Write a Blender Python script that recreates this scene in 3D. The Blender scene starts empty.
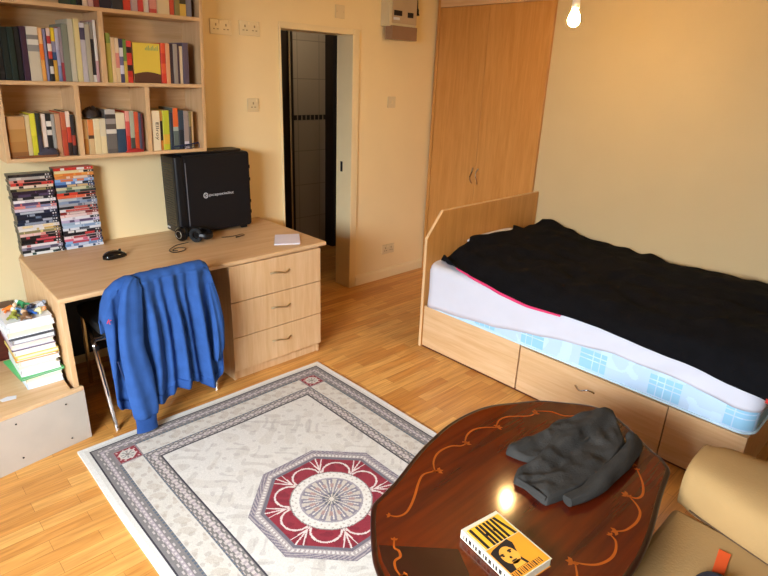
import bpy, bmesh, math, random
import numpy as np
from mathutils import Vector, Matrix, noise
C = bpy.context.scene.collection
PI = math.pi
rnd = random.Random(7)

# ------------------------------------------------------------------ camera
R = [[0.7257297750769166, -0.687001913685741, 0.03666966265099267],
     [-0.21711924115120113, -0.27928376169594066, -0.935339411964925],
     [0.6528212072908895, 0.6708419717378263, -0.3518458757271013]]
F, H = 562.886, 1.7
cam = bpy.data.objects.new('camera', bpy.data.cameras.new('camera')); C.objects.link(cam)
rt, dn, fw = (Vector(r) for r in R)
M = Matrix((rt, -dn, -fw)).transposed().to_4x4(); M.translation = (0, 0, H)
cam.matrix_world = M
cam.data.sensor_width = 36; cam.data.lens = F / 768 * 36; cam.data.clip_start = 0.02
bpy.context.scene.camera = cam

def ray(x, y):
    a, b = (x - 384) / F, (y - 288) / F
    return Vector([R[0][i] * a + R[1][i] * b + R[2][i] for i in range(3)])
def hit(x, y, X=None, Y=None, Z=None):
    """measured point -> place on a known plane of the room"""
    d = ray(x, y)
    t = X / d.x if X is not None else Y / d.y if Y is not None else (Z - H) / d.z
    return Vector((0, 0, H)) + d * t

# ------------------------------------------------------------------ colours, materials
def c(h):
    h = h.lstrip('#'); v = [int(h[i:i + 2], 16) / 255 for i in (0, 2, 4)]
    return tuple(x / 12.92 if x <= .04045 else ((x + .055) / 1.055) ** 2.4 for x in v) + (1.0,)

def new_mat(name):
    m = bpy.data.materials.new(name); m.use_nodes = True
    nt = m.node_tree; b = nt.nodes['Principled BSDF']
    return m, nt, b
def nd(nt, t, **k):
    n = nt.nodes.new(t)
    for a, v in k.items(): setattr(n, a, v)
    return n
def plain(name, col, rough=.5, metal=0, bump=0, bscale=60, vary=.06, nscale=8, spec=.5, coat=0):
    m, nt, b = new_mat(name)
    tc = nd(nt, 'ShaderNodeTexCoord'); no = nd(nt, 'ShaderNodeTexNoise'); no.inputs['Scale'].default_value = nscale; no.inputs['Detail'].default_value = 4
    nt.links.new(tc.outputs['Object'], no.inputs['Vector'])
    rp = nd(nt, 'ShaderNodeValToRGB'); cc = c(col)
    rp.color_ramp.elements[0].position = .3; rp.color_ramp.elements[1].position = .7
    rp.color_ramp.elements[0].color = tuple(max(0, x * (1 - vary)) for x in cc[:3]) + (1,)
    rp.color_ramp.elements[1].color = tuple(min(1, x * (1 + vary)) for x in cc[:3]) + (1,)
    nt.links.new(no.outputs['Fac'], rp.inputs['Fac']); nt.links.new(rp.outputs['Color'], b.inputs['Base Color'])
    b.inputs['Roughness'].default_value = rough; b.inputs['Metallic'].default_value = metal
    b.inputs['Specular IOR Level'].default_value = spec; b.inputs['Coat Weight'].default_value = coat
    if bump:
        n2 = nd(nt, 'ShaderNodeTexNoise'); n2.inputs['Scale'].default_value = bscale; n2.inputs['Detail'].default_value = 5
        nt.links.new(tc.outputs['Object'], n2.inputs['Vector'])
        bp = nd(nt, 'ShaderNodeBump'); bp.inputs['Strength'].default_value = bump; bp.inputs['Distance'].default_value = .01
        nt.links.new(n2.outputs['Fac'], bp.inputs['Height']); nt.links.new(bp.outputs['Normal'], b.inputs['Normal'])
    return m
def wood(name, light, dark, axis, rough=.42, scale=1.0, coat=0, spec=.45):
    m, nt, b = new_mat(name)
    tc = nd(nt, 'ShaderNodeTexCoord'); mp = nd(nt, 'ShaderNodeMapping')
    s = [16 * scale] * 3; s['xyz'.index(axis)] = 1.1 * scale
    mp.inputs['Scale'].default_value = s
    nt.links.new(tc.outputs['Object'], mp.inputs['Vector'])
    n1 = nd(nt, 'ShaderNodeTexNoise'); n1.inputs['Scale'].default_value = 1.6; n1.inputs['Detail'].default_value = 7; n1.inputs['Distortion'].default_value = .8
    nt.links.new(mp.outputs['Vector'], n1.inputs['Vector'])
    n2 = nd(nt, 'ShaderNodeTexNoise'); n2.inputs['Scale'].default_value = 7; n2.inputs['Detail'].default_value = 3
    nt.links.new(mp.outputs['Vector'], n2.inputs['Vector'])
    mx = nd(nt, 'ShaderNodeMath', operation='MULTIPLY_ADD'); mx.inputs[1].default_value = .35
    nt.links.new(n2.outputs['Fac'], mx.inputs[0]); 
    sc = nd(nt, 'ShaderNodeMath', operation='MULTIPLY'); sc.inputs[1].default_value = .65
    nt.links.new(n1.outputs['Fac'], sc.inputs[0]); nt.links.new(sc.outputs[0], mx.inputs[2])
    rp = nd(nt, 'ShaderNodeValToRGB'); rp.color_ramp.elements[0].position = .36; rp.color_ramp.elements[1].position = .62
    rp.color_ramp.elements[0].color = c(dark); rp.color_ramp.elements[1].color = c(light)
    nt.links.new(mx.outputs[0], rp.inputs['Fac']); nt.links.new(rp.outputs['Color'], b.inputs['Base Color'])
    b.inputs['Roughness'].default_value = rough; b.inputs['Coat Weight'].default_value = coat; b.inputs['Coat Roughness'].default_value = .08
    b.inputs['Specular IOR Level'].default_value = spec
    return m
def attr_mat(name, rough=.5, bump=0, bscale=200, spec=.5, sheen=0):
    m, nt, b = new_mat(name)
    a = nd(nt, 'ShaderNodeAttribute'); a.attribute_name = 'Col'
    nt.links.new(a.outputs['Color'], b.inputs['Base Color']); b.inputs['Roughness'].default_value = rough
    b.inputs['Specular IOR Level'].default_value = spec; b.inputs['Sheen Weight'].default_value = sheen
    if bump:
        tc = nd(nt, 'ShaderNodeTexCoord'); n2 = nd(nt, 'ShaderNodeTexNoise'); n2.inputs['Scale'].default_value = bscale; n2.inputs['Detail'].default_value = 4
        nt.links.new(tc.outputs['Object'], n2.inputs['Vector'])
        bp = nd(nt, 'ShaderNodeBump'); bp.inputs['Strength'].default_value = bump; bp.inputs['Distance'].default_value = .004
        nt.links.new(n2.outputs['Fac'], bp.inputs['Height']); nt.links.new(bp.outputs['Normal'], b.inputs['Normal'])
    return m
def emit_mat(name, col, s):
    m, nt, b = new_mat(name)
    b.inputs['Base Color'].default_value = c(col); b.inputs['Emission Color'].default_value = c(col); b.inputs['Emission Strength'].default_value = s
    return m
def laminate():
    m, nt, b = new_mat('laminate_floor')
    tc = nd(nt, 'ShaderNodeTexCoord')
    br = nd(nt, 'ShaderNodeTexBrick'); br.offset = .37; br.squash = 1
    br.inputs['Scale'].default_value = 1; br.inputs['Brick Width'].default_value = .42; br.inputs['Row Height'].default_value = .066
    br.inputs['Mortar Size'].default_value = .0008; br.inputs['Bias'].default_value = 0
    br.inputs['Color1'].default_value = c('#dca65c'); br.inputs['Color2'].default_value = c('#c2823c'); br.inputs['Mortar'].default_value = c('#9a6a34')
    nt.links.new(tc.outputs['Object'], br.inputs['Vector'])
    mp = nd(nt, 'ShaderNodeMapping'); mp.inputs['Scale'].default_value = (1.5, 24, 1); nt.links.new(tc.outputs['Object'], mp.inputs['Vector'])
    n = nd(nt, 'ShaderNodeTexNoise'); n.inputs['Scale'].default_value = 2; n.inputs['Detail'].default_value = 6; n.inputs['Distortion'].default_value = 1
    nt.links.new(mp.outputs['Vector'], n.inputs['Vector'])
    rp = nd(nt, 'ShaderNodeValToRGB'); rp.color_ramp.elements[0].position = .3; rp.color_ramp.elements[1].position = .7
    rp.color_ramp.elements[0].color = (.72, .66, .6, 1); rp.color_ramp.elements[1].color = (1.1, 1.1, 1.1, 1)
    nt.links.new(n.outputs['Fac'], rp.inputs['Fac'])
    mx = nd(nt, 'ShaderNodeMix', data_type='RGBA', blend_type='MULTIPLY'); mx.inputs['Factor'].default_value = 1
    nt.links.new(br.outputs['Color'], mx.inputs['A']); nt.links.new(rp.outputs['Color'], mx.inputs['B'])
    nt.links.new(mx.outputs['Result'], b.inputs['Base Color']); b.inputs['Roughness'].default_value = .33
    b.inputs['Specular IOR Level'].default_value = .4
    return m

BEECH_L, BEECH_D = '#dab68a', '#cca272'
M_ = dict(
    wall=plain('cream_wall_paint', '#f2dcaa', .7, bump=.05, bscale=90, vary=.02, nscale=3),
    wallr=plain('dimmed_cream_wall_paint', '#c3ad82', .7, bump=.05, bscale=90, vary=.02, nscale=3),  # cream paint darkened: the right wall's weaker light is put into its colour
    ceil=plain('white_ceiling_paint', '#d2cbbb', .9, vary=.02),
    walldark=plain('unseen_wall_dark_paint', '#8d7c60', .8, vary=.03),  # unseen walls coloured dark to cut the light they bounce back
    trim=plain('cream_gloss_paint', '#ecd8aa', .35, vary=.02),
    floor=laminate(),
    bx=wood('beech_grain_along_x', BEECH_L, BEECH_D, 'x'),
    by=wood('beech_grain_along_y', BEECH_L, BEECH_D, 'y'),
    bz=wood('beech_grain_upright', BEECH_L, BEECH_D, 'z'),
    wz=wood('bulb_warmed_beech_upright', '#c8904e', '#b87f3e', 'z'),  # beech tinted orange: the bulb's warm light is put into the colour
    edge=plain('pale_beech_edging', '#dcb686', .4, vary=.04),
    greige=plain('matt_grey_beige_board', '#b9aea0', .6, vary=.05, bump=.03),
    reddark=wood('dark_red_stained_wood', '#5e2a1c', '#431a12', 'x', .4),
    chrome=plain('chrome', '#d6d6d6', .16, 1, vary=.02),
    brass=plain('satin_steel_handle', '#c9b48f', .3, 1, vary=.03),
    black=plain('black_plastic', '#111114', .42, vary=.1, spec=.35),
    blacksat=plain('black_matt_panel', '#101014', .5, vary=.06, nscale=3, spec=.3),
    blackgloss=plain('gloss_black_plastic', '#0c0c0e', .15, vary=.1),
    padblack=plain('black_seat_fabric', '#161719', .85, bump=.1, bscale=300),
    white=plain('white_plastic', '#e9e4d8', .35, vary=.01),
    duvet=plain('black_cotton', '#0d0d10', .95, bump=.35, bscale=45, vary=.25, nscale=14, spec=.12),
    pink=plain('pink_cotton', '#e23a6f', .8),
    redcot=plain('red_cotton', '#b02a22', .85),
    sheet=plain('white_cotton_sheet', '#cdced8', .85, bump=.12, bscale=14, vary=.02, spec=.2),
    piping=plain('pale_blue_piping', '#c9e4f2', .7),
    hood=plain('blue_fleece', '#2f528e', .9, bump=.12, bscale=220, vary=.12, nscale=18, spec=.15),
    hoodrib=plain('blue_ribbed_knit', '#2a4b86', .9, bump=.3, bscale=300, vary=.1, spec=.15),
    cloth=plain('charcoal_washed_cotton', '#373532', .95, bump=.3, bscale=140, vary=.22, nscale=12, spec=.15),
    suede=plain('mustard_beige_suede', '#a58557', .9, bump=.12, bscale=120, vary=.06, nscale=4, spec=.2),
    mahog=wood('polished_mahogany_veneer', '#5c1e06', '#36100a', 'x', .10, .45, coat=.15, spec=.4),
    mahogdark=wood('dark_mahogany_moulding', '#2e0f06', '#1c0804', 'x', .3, 1, coat=.1),
    darkpanel=wood('dark_wood_panel', '#34120a', '#240c06', 'y', .17, .5, coat=.15),
    inlay=plain('orange_inlay_wood', '#a04a12', .22, vary=.1, coat=.5),
    tile=None,
    smoke=plain('smoked_brown_cover', '#8f7058', .25, vary=.05),
    unitgrey=plain('cream_metal_casing', '#cfc3a0', .45, vary=.03),
    print=attr_mat('printed_card', .45),
    gloss=attr_mat('printed_gloss_sleeve', .32),
    rugm=attr_mat('woven_rug', .95, bump=.35, bscale=260, spec=.1, sheen=.1),
    damask=attr_mat('mattress_damask', .75, bump=.15, bscale=120, spec=.2),
    paper=plain('white_paper', '#d6d8dc', .8, vary=.01),
    cover=plain('cream_card_cover', '#d6ccb4', .5, vary=.01),
    page=plain('cream_page_edges', '#e4d9bd', .8, vary=.05, nscale=120),
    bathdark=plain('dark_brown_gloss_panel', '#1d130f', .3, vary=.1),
    bulb=emit_mat('lit_bulb_glass', '#ffcc84', 1.0),
    plate=plain('cream_plastic_plate', '#e0cda2', .35, vary=.01), hole=plain('brown_socket_slot', '#a08a68', .5),
    orangetag=plain('orange_ribbon', '#d9531e', .7),
    navy=plain('navy_cotton', '#141a2c', .85),
    ink=plain('black_ink', '#1a1210', .7),
    yel=plain('yellow_print', '#f0b62c', .5),
    ora=plain('orange_print', '#ee9a26', .5),
    logo=plain('silver_print', '#c8c8cc', .4),
    seam=plain('dark_blue_stitching', '#0f2550', .9),
)
def tile_mat():
    m, nt, b = new_mat('grey_bathroom_tile')
    tc = nd(nt, 'ShaderNodeTexCoord'); mp = nd(nt, 'ShaderNodeMapping'); mp.inputs['Rotation'].default_value = (PI / 2, 0, 0)
    br = nd(nt, 'ShaderNodeTexBrick'); br.offset = 0; br.inputs['Scale'].default_value = 1; br.inputs['Brick Width'].default_value = .25; br.inputs['Row Height'].default_value = .33
    br.inputs['Mortar Size'].default_value = .004; br.inputs['Color1'].default_value = c('#9a8e80'); br.inputs['Color2'].default_value = c('#a09486'); br.inputs['Mortar'].default_value = c('#857a6e')
    nt.links.new(tc.outputs['Object'], mp.inputs['Vector']); nt.links.new(mp.outputs['Vector'], br.inputs['Vector']); nt.links.new(br.outputs['Color'], b.inputs['Base Color'])
    b.inputs['Roughness'].default_value = .25
    return m
M_['tile'] = tile_mat()

# ------------------------------------------------------------------ mesh builder (world coordinates in, one object out)
class MB:
    def __init__(s): s.v = []; s.f = []; s.col = []; s.cur = (1, 1, 1, 1)
    def vert(s, p): s.v.append(tuple(p)); return len(s.v) - 1
    def face(s, idx, col=None): s.f.append(tuple(idx)); s.col.append(col or s.cur)
    def quad(s, a, b, cc, d, col=None): s.face([s.vert(a), s.vert(b), s.vert(cc), s.vert(d)], col)
    def box(s, x0, x1, y0, y1, z0, z1, col=None, M=None):
        P = [(x0, y0, z0), (x1, y0, z0), (x1, y1, z0), (x0, y1, z0), (x0, y0, z1), (x1, y0, z1), (x1, y1, z1), (x0, y1, z1)]
        if M is not None: P = [M @ Vector(p) for p in P]
        i = [s.vert(p) for p in P]
        for q in ((0, 3, 2, 1), (4, 5, 6, 7), (0, 1, 5, 4), (1, 2, 6, 5), (2, 3, 7, 6), (3, 0, 4, 7)): s.face([i[k] for k in q], col)
        return s
    def prism(s, pts, lo, hi, axis='z', col=None):
        def P(p, h): return (p[0], p[1], h) if axis == 'z' else (p[0], h, p[1]) if axis == 'y' else (h, p[0], p[1])
        a = [s.vert(P(p, lo)) for p in pts]; b = [s.vert(P(p, hi)) for p in pts]; n = len(pts)
        s.face(a[::-1], col); s.face(b, col)
        for k in range(n): s.face((a[k], a[(k + 1) % n], b[(k + 1) % n], b[k]), col)
        return s
    def grid(s, rows, col=None, closed_u=False, closed_v=False, cap=False):
        n, m = len(rows), len(rows[0]); ix = [[s.vert(p) for p in r] for r in rows]
        for i in range(n if closed_v else n - 1):
            for j in range(m if closed_u else m - 1):
                s.face((ix[i][j], ix[i][(j + 1) % m], ix[(i + 1) % n][(j + 1) % m], ix[(i + 1) % n][j]), col)
        if cap: s.face(ix[0][::-1], col); s.face(ix[-1], col)
        return s
    def tube(s, pts, r, seg=8, col=None, flat=1.0, cap=True):
        pts = [Vector(p) for p in pts]; rs = r if isinstance(r, (list, tuple)) else [r] * len(pts)
        rows = []; up = Vector((0, 0, 1)); prevn = None
        for i, p in enumerate(pts):
            d = (pts[min(i + 1, len(pts) - 1)] - pts[max(i - 1, 0)]).normalized()
            if prevn is None: a = d.cross(up if abs(d.z) < .95 else Vector((0, 1, 0))).normalized()
            else: a = (prevn - d * prevn.dot(d)).normalized()
            prevn = a; b = d.cross(a)
            rows.append([p + a * (math.cos(t) * rs[i]) + b * (math.sin(t) * rs[i] * flat) for t in (2 * PI * k / seg for k in range(seg))])
        return s.grid(rows, col, closed_u=True, cap=cap)
    def lathe(s, prof, cx, cy, seg=24, col=None):
        return s.grid([[(cx + r * math.cos(2 * PI * k / seg), cy + r * math.sin(2 * PI * k / seg), z) for k in range(seg)] for r, z in prof], col, closed_u=True, cap=True)
    def ball(s, p, r, seg=12, col=None):
        r = r if isinstance(r, (tuple, list)) else (r, r, r); rows = []
        for i in range(1, seg):
            a = PI * i / seg - PI / 2
            rows.append([(p[0] + r[0] * math.cos(a) * math.cos(t), p[1] + r[1] * math.cos(a) * math.sin(t), p[2] + r[2] * math.sin(a)) for t in (2 * PI * k / (2 * seg) for k in range(2 * seg))])
        return s.grid(rows, col, closed_u=True, cap=True)
    def build(s, name, mat, parent=None, smooth=False, bevel=0, solid=0, subsurf=0, angle=.6, seg=2):
        o_ = Vector((0, 0, 0))
        if parent is not None:
            q = parent
            while q is not None: o_ = o_ + Vector(q.location); q = q.parent
        me = bpy.data.meshes.new(name)
        me.from_pydata([tuple(Vector(p) - o_) for p in s.v], [], s.f)
        at = me.attributes.new('Col', 'FLOAT_COLOR', 'CORNER')
        arr = np.repeat(np.array(s.col, dtype=np.float32), [len(f) for f in s.f], axis=0)
        at.data.foreach_set('color', arr.ravel())
        bm = bmesh.new(); bm.from_mesh(me); bmesh.ops.remove_doubles(bm, verts=bm.verts, dist=1e-6); bmesh.ops.recalc_face_normals(bm, faces=bm.faces); bm.to_mesh(me); bm.free()
        if smooth:
            me.polygons.foreach_set('use_smooth', [True] * len(me.polygons))
            if angle: me.set_sharp_from_angle(angle=angle)
        me.materials.append(mat)
        o = bpy.data.objects.new(name, me); C.objects.link(o)
        if parent is not None: o.parent = parent
        if solid:
            md = o.modifiers.new('thickness', 'SOLIDIFY'); md.thickness = solid; md.offset = 0
        if bevel:
            md = o.modifiers.new('bevel', 'BEVEL'); md.width = bevel; md.segments = seg; md.limit_method = 'ANGLE'; md.angle_limit = .6
        if subsurf:
            md = o.modifiers.new('subd', 'SUBSURF'); md.levels = subsurf; md.render_levels = subsurf
        return o
LABELS = []
def tag(o, label, cat, group=None):
    o['label'] = label; o['category'] = cat; LABELS.append(label)
    if group: o['group'] = group
    return o
def thing(name, loc, label, cat, group=None):
    o = bpy.data.objects.new(name, None); C.objects.link(o); o.location = loc; o.empty_display_size = .05
    return tag(o, label, cat, group)
def struct(o): o['kind'] = 'structure'; return o
def bx(x0, x1, y0, y1, z0, z1): return MB().box(x0, x1, y0, y1, z0, z1)
def smoothstep(a, b, x):
    t = min(1, max(0, (x - a) / (b - a))); return t * t * (3 - 2 * t)
def interp(x, xs, ys): return float(np.interp(x, xs, ys))
def text_mesh(name, txt, size, mat, parent, mtx, depth=.0006, fit=None):
    cu = bpy.data.curves.new(name, 'FONT'); cu.body = txt; cu.size = size; cu.extrude = depth; cu.align_x = 'CENTER'; cu.align_y = 'CENTER'
    t = bpy.data.objects.new(name, cu); C.objects.link(t)
    dg = bpy.context.evaluated_depsgraph_get(); me = bpy.data.meshes.new_from_object(t.evaluated_get(dg))
    bpy.data.objects.remove(t); bpy.data.curves.remove(cu)
    if fit:
        xs = [v.co.x for v in me.vertices]; ys = [v.co.y for v in me.vertices]
        me.transform(Matrix.Diagonal((fit[0] / (max(xs) - min(xs)), fit[1] / (max(ys) - min(ys)), 1, 1)) @ Matrix.Translation((-(max(xs) + min(xs)) / 2, -(max(ys) + min(ys)) / 2, 0)))
    o_ = Vector(); q = parent
    while q is not None: o_ = o_ + Vector(q.location); q = q.parent
    me.transform(Matrix.Translation(-o_) @ mtx)
    me.materials.clear(); me.materials.append(mat)
    o = bpy.data.objects.new(name, me); C.objects.link(o); o.parent = parent
    return o

# ------------------------------------------------------------------ room shell
XL, XR, YF, YB, ZC = -1.3, 3.84, -1.2, 3.44, 2.42
DX0, DX1, DZ = 2.285, 2.93, 1.985
struct(bx(XL - .1, 5.2, YF - .1, 5.4, -.1, 0).build('floor', M_['floor']))
struct(bx(XL - .1, 5.2, YF - .1, 5.4, ZC, ZC + .1).build('ceiling', M_['ceil']))
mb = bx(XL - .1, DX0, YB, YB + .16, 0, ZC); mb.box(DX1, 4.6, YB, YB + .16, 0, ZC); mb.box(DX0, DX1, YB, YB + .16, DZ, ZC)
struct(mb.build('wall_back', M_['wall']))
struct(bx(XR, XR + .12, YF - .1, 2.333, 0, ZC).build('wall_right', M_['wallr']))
mb = bx(XL - .1, 5.0, YF - .12, YF, 0, ZC)
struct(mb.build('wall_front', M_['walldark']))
WY0, WY1, WZ0, WZ1 = -.25, 1.55, .9, 2.1
mb = bx(XL - .12, XL, YF, WY0, 0, ZC); mb.box(XL - .12, XL, WY1, YB, 0, ZC); mb.box(XL - .12, XL, WY0, WY1, 0, WZ0); mb.box(XL - .12, XL, WY0, WY1, WZ1, ZC)
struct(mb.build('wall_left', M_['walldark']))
win = struct(MB().box(XL - .1, XL - .04, WY0, WY0 + .05, WZ0, WZ1).box(XL - .1, XL - .04, WY1 - .05, WY1, WZ0, WZ1).box(XL - .1, XL - .04, WY0, WY1, WZ0, WZ0 + .05)
             .box(XL - .1, XL - .04, WY0, WY1, WZ1 - .05, WZ1).box(XL - .1, XL - .04, .635, .665, WZ0, WZ1).build('window_1', M_['white']))
# skirting along the back wall, right of the door
bb = MB().prism([(3.425, 0), (3.425, .07), (3.432, .085), (YB, .09), (YB, 0)], 2.99, XR, axis='x')
struct(bb.build('baseboard_back', M_['trim']))
struct(MB().prism([(3.425, 0), (3.425, .07), (3.432, .085), (YB, .09), (YB, 0)], 2.09, 2.24, axis='x').build('baseboard_back.001', M_['trim']))
# door opening: lining and architrave
fr = bx(DX1, DX1 + .055, YB - .016, YB, 0, DZ + .028); fr.box(DX0, DX1, YB - .012, YB, DZ, DZ + .028)
fr.box(DX1 - .012, DX1 + .002, YB - .016, YB + .17, 0, DZ); fr.box(DX0 - .002, DX0 + .008, YB - .016, YB + .17, 0, DZ); fr.box(DX0, DX1, YB - .016, YB + .17, DZ - .012, DZ + .002)
door = struct(fr.build('door_1', M_['trim'], bevel=.002))
bx(DX1 - .014, DX1 - .012, YB + .09, YB + .115, .97, 1.05).build('strike_plate', M_['black'], door)
# bathroom beyond
BY = 4.6
w = struct(bx(3.175, 3.575, BY, BY + .1, 0, ZC).build('wall_bathroom', M_['tile']))
mb = MB()
x = 3.2
while x < 3.56:
    mb.box(x, x + .035, BY - .004, BY, 1.28, 1.325); x += .05
mb.build('mosaic_border', M_['ink'], w)
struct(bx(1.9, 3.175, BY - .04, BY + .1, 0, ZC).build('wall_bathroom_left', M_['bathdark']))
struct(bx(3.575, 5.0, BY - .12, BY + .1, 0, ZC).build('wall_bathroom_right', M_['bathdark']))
struct(MB().box(2.0, 2.1, YB + .16, BY, 0, ZC).build('wall_bathroom_unseen_1', M_['bathdark']))  # unseen side walls added to keep sky light out of the bathroom
struct(MB().box(4.75, 4.85, YB + .16, BY, 0, ZC).build('wall_bathroom_unseen_2', M_['bathdark']))
pole = MB().tube([(3.125, BY - .055, .02), (3.125, BY - .055, 2.38)], .012, 10)
tag(pole.build('shower_pole', M_['chrome'], smooth=True), 'tall chrome upright pole gleaming inside the dark bathroom doorway', 'pole')

# ------------------------------------------------------------------ wardrobe (built into the right wall)
WX = 3.83; wy0, wy1 = 2.335, 3.42
wr = thing('wardrobe', (WX + .3, 2.88, 0), 'tall built-in light wood wardrobe with two doors behind the headboard', 'wardrobe')
bx(WX + .02, WX + .6, wy0 + .005, wy1 - .005, .001, ZC - .005).build('carcass', M_['wz'], wr)
bx(WX - .012, WX + .019, wy0, wy0 + .028, .001, ZC - .005).build('frame_stile', M_['wz'], wr, bevel=.002)
bx(WX - .012, WX + .019, wy1 - .03, wy1, .001, ZC - .005).build('frame_stile', M_['wz'], wr, bevel=.002)
bx(WX - .012, WX + .019, wy0 + .028, wy1 - .03, 2.24, ZC - .005).build('frame_rail', M_['by'], wr, bevel=.002)
bx(WX - .006, WX + .019, wy0 + .028, wy1 - .03, .001, .07).build('plinth', M_['by'], wr)
for ya, yb, hy, s in ((wy0 + .03, 2.896, 2.868, -1), (2.899, wy1 - .032, 2.925, 1)):
    d = bx(WX - .004, WX + .018, ya, yb, .075, 2.237).build('door', M_['wz'], wr, bevel=.0015)
    pts = [(WX - .004 - .028 * math.sin(PI * t), hy + s * .006 * math.sin(2 * PI * t), .885 + .125 * t) for t in np.linspace(0, 1, 13)]
    MB().tube(pts, [.008 - .003 * math.sin(PI * k / 12) for k in range(13)], 8).build('handle', M_['chrome'], d, smooth=True)

# ------------------------------------------------------------------ bed
bd = thing('bed', (3.2, 1.3, 0), 'single bed with light wood headboard and drawer base along the right wall', 'bed')
HB0, HB1 = 2.275, 2.296
MB().prism([(2.58, 0.001), (3.82, .001), (3.82, .917), (2.715, .913), (2.58, .75)], HB0, HB1, axis='y').build('headboard', M_['wz'], bd, bevel=.002)
ed = MB().tube([(2.579, (HB0 + HB1) / 2, .003), (2.579, (HB0 + HB1) / 2, .75), (2.714, (HB0 + HB1) / 2, .9145), (3.82, (HB0 + HB1) / 2, .9185)], .0035, 6, flat=3.1)
ed.build('edging', M_['edge'], bd)
BXF = 2.589
bx(BXF + .022, 3.82, .37, HB0 - .002, .005, .29).build('base_box', M_['by'], bd)
bx(BXF, BXF + .02, 1.532, HB0 - .003, .012, .296).build('side_panel', M_['by'], bd, bevel=.0015)
dr = bx(BXF, BXF + .02, .706, 1.522, .012, .286).build('drawer', M_['by'], bd, bevel=.0015)
bx(BXF, BXF + .02, .37, .70, .012, .29).build('side_panel', M_['by'], bd, bevel=.0015)
bx(BXF + .004, BXF + .02, .37, HB0 - .003, .001, .012).build('plinth', M_['reddark'], bd)
pts = [(BXF - .024 * math.sin(PI * t), 1.062 + .105 * t, .196 + .01 * math.sin(2 * PI * t)) for t in np.linspace(0, 1, 15)]
MB().tube(pts, [.0065 - .0025 * math.sin(PI * k / 14) for k in range(15)], 8).build('handle', M_['chrome'], dr, smooth=True)

MX0, MX1, MY0, MY1, MZ0, MZ1 = 2.588, 3.80, .36, 2.268, .297, .583
def plan(off, n=10, r=.07):
    """rounded-corner mattress outline, from the wall at the foot round the front to the wall at the head"""
    P = [(MX1, MY0 - off)]
    for k in range(n + 1):
        a = -PI / 2 - (PI / 2) * k / n; P.append((MX0 + r + (r + off) * math.cos(a), MY0 + r + (r + off) * math.sin(a)))
    ys = np.linspace(MY0 + r, MY1 - r, 361)[1:-1]
    P += [(MX0 - off, float(y)) for y in ys]
    for k in range(n + 1):
        a = PI - (PI / 2) * k / n; P.append((MX0 + r + (r + off) * math.cos(a), MY1 - r + (r + off) * math.sin(a)))
    P.append((MX1, MY1 + off)); return P
def matcol(y, z):
    b = np.array(c('#b6d0ea')[:3])
    if noise.noise((y * 14, z * 14, 3)) > .12: b = b * 1.12
    for cy in (1.78, 1.455, 1.095, .735, .40):
        if abs(y - cy) < .075 and abs(z - .365) < .052:
            fy = ((y - cy + .075) % .0375) / .0375; fz = ((z - .313) % .026) / .026
            if fy > .12 and fz > .12: b = np.array(c('#93c6e4')[:3])
    return tuple(np.minimum(b, 1)) + (1,)
mt = thing('mattress', (3.2, 1.3, MZ0), 'pale blue damask mattress with darker blue check blocks on bed base', 'mattress')
mb = MB(); P = plan(0)
zs = np.concatenate([[MZ0], np.linspace(MZ0 + .008, .46, 26), [MZ1 - .05, MZ1 - .02, MZ1 - .006]])
rows = [[(p[0], p[1], float(z)) for p in plan({0: -.006, len(zs) - 3: -.006, len(zs) - 2: -.018, len(zs) - 1: -.045}.get(i, 0))] for i, z in enumerate(zs)]
ix = [[mb.vert(p) for p in r] for r in rows]
for i in range(len(rows) - 1):
    for j in range(len(P) - 1):
        q = rows[i][j]; mb.face((ix[i][j], ix[i][j + 1], ix[i + 1][j + 1], ix[i + 1][j]), matcol(q[1], q[2]))
mb.face(ix[0][::-1], matcol(0, 0)); mb.face(ix[-1], matcol(0, 0))
# finer columns along the visible side
mb.build('core', M_['damask'], mt, smooth=True)
MB().tube([(p[0] , p[1], MZ0 + .008) for p in plan(.002)], .006, 6).build('piping', M_['piping'], mt, smooth=True)
# fitted sheet: side with a wavering hem, rounded top edge, top
hemY = [.29, .353, .455, .639, 1.0, 1.293, 1.716, 2.075, 2.224, 2.3]
hemZ = [.42, .417, .411, .443, .452, .418, .345, .309, .302, .30]
mb = MB(); rows = []
for k, p in enumerate(plan(.006)):
    hz = interp(p[1], hemY, hemZ); q = Vector(p); rr = .045
    ctr = Vector((MX1, min(max(p[1], MY0 + .12), MY1 - .12))); dirn = (ctr - q).normalized()
    row = []
    for t in np.linspace(0, 1, 8):
        z = hz + (MZ1 + .006 - rr - hz) * t
        wv = .0035 * math.sin(p[1] * 23 + 5 * t) * (1 - t) + .003 * noise.noise((p[1] * 9, t * 3, 1))
        row.append(Vector((p[0], p[1], z)) - Vector((dirn.x, dirn.y, 0)) * (wv + .002))
    for a in np.linspace(0, PI / 2, 6)[1:]:
        row.append(Vector((p[0], p[1], MZ1 + .006 - rr)) + Vector((dirn.x, dirn.y, 0)) * (rr * (1 - math.cos(a))) + Vector((0, 0, rr * math.sin(a))))
    e = row[-1]
    for t in np.linspace(0, 1, 10)[1:]:
        row.append(Vector((e.x + (MX1 - e.x) * t, e.y + (ctr.y - e.y) * t, e.z + .003 * noise.noise((e.y * 6, t * 6, 2)))))
    rows.append(row)
mb.grid(rows)
tag(mb.build('fitted_sheet', M_['sheet'], smooth=True, solid=.003, angle=0), 'white fitted sheet stretched over the pale blue mattress', 'bed sheet')
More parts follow.
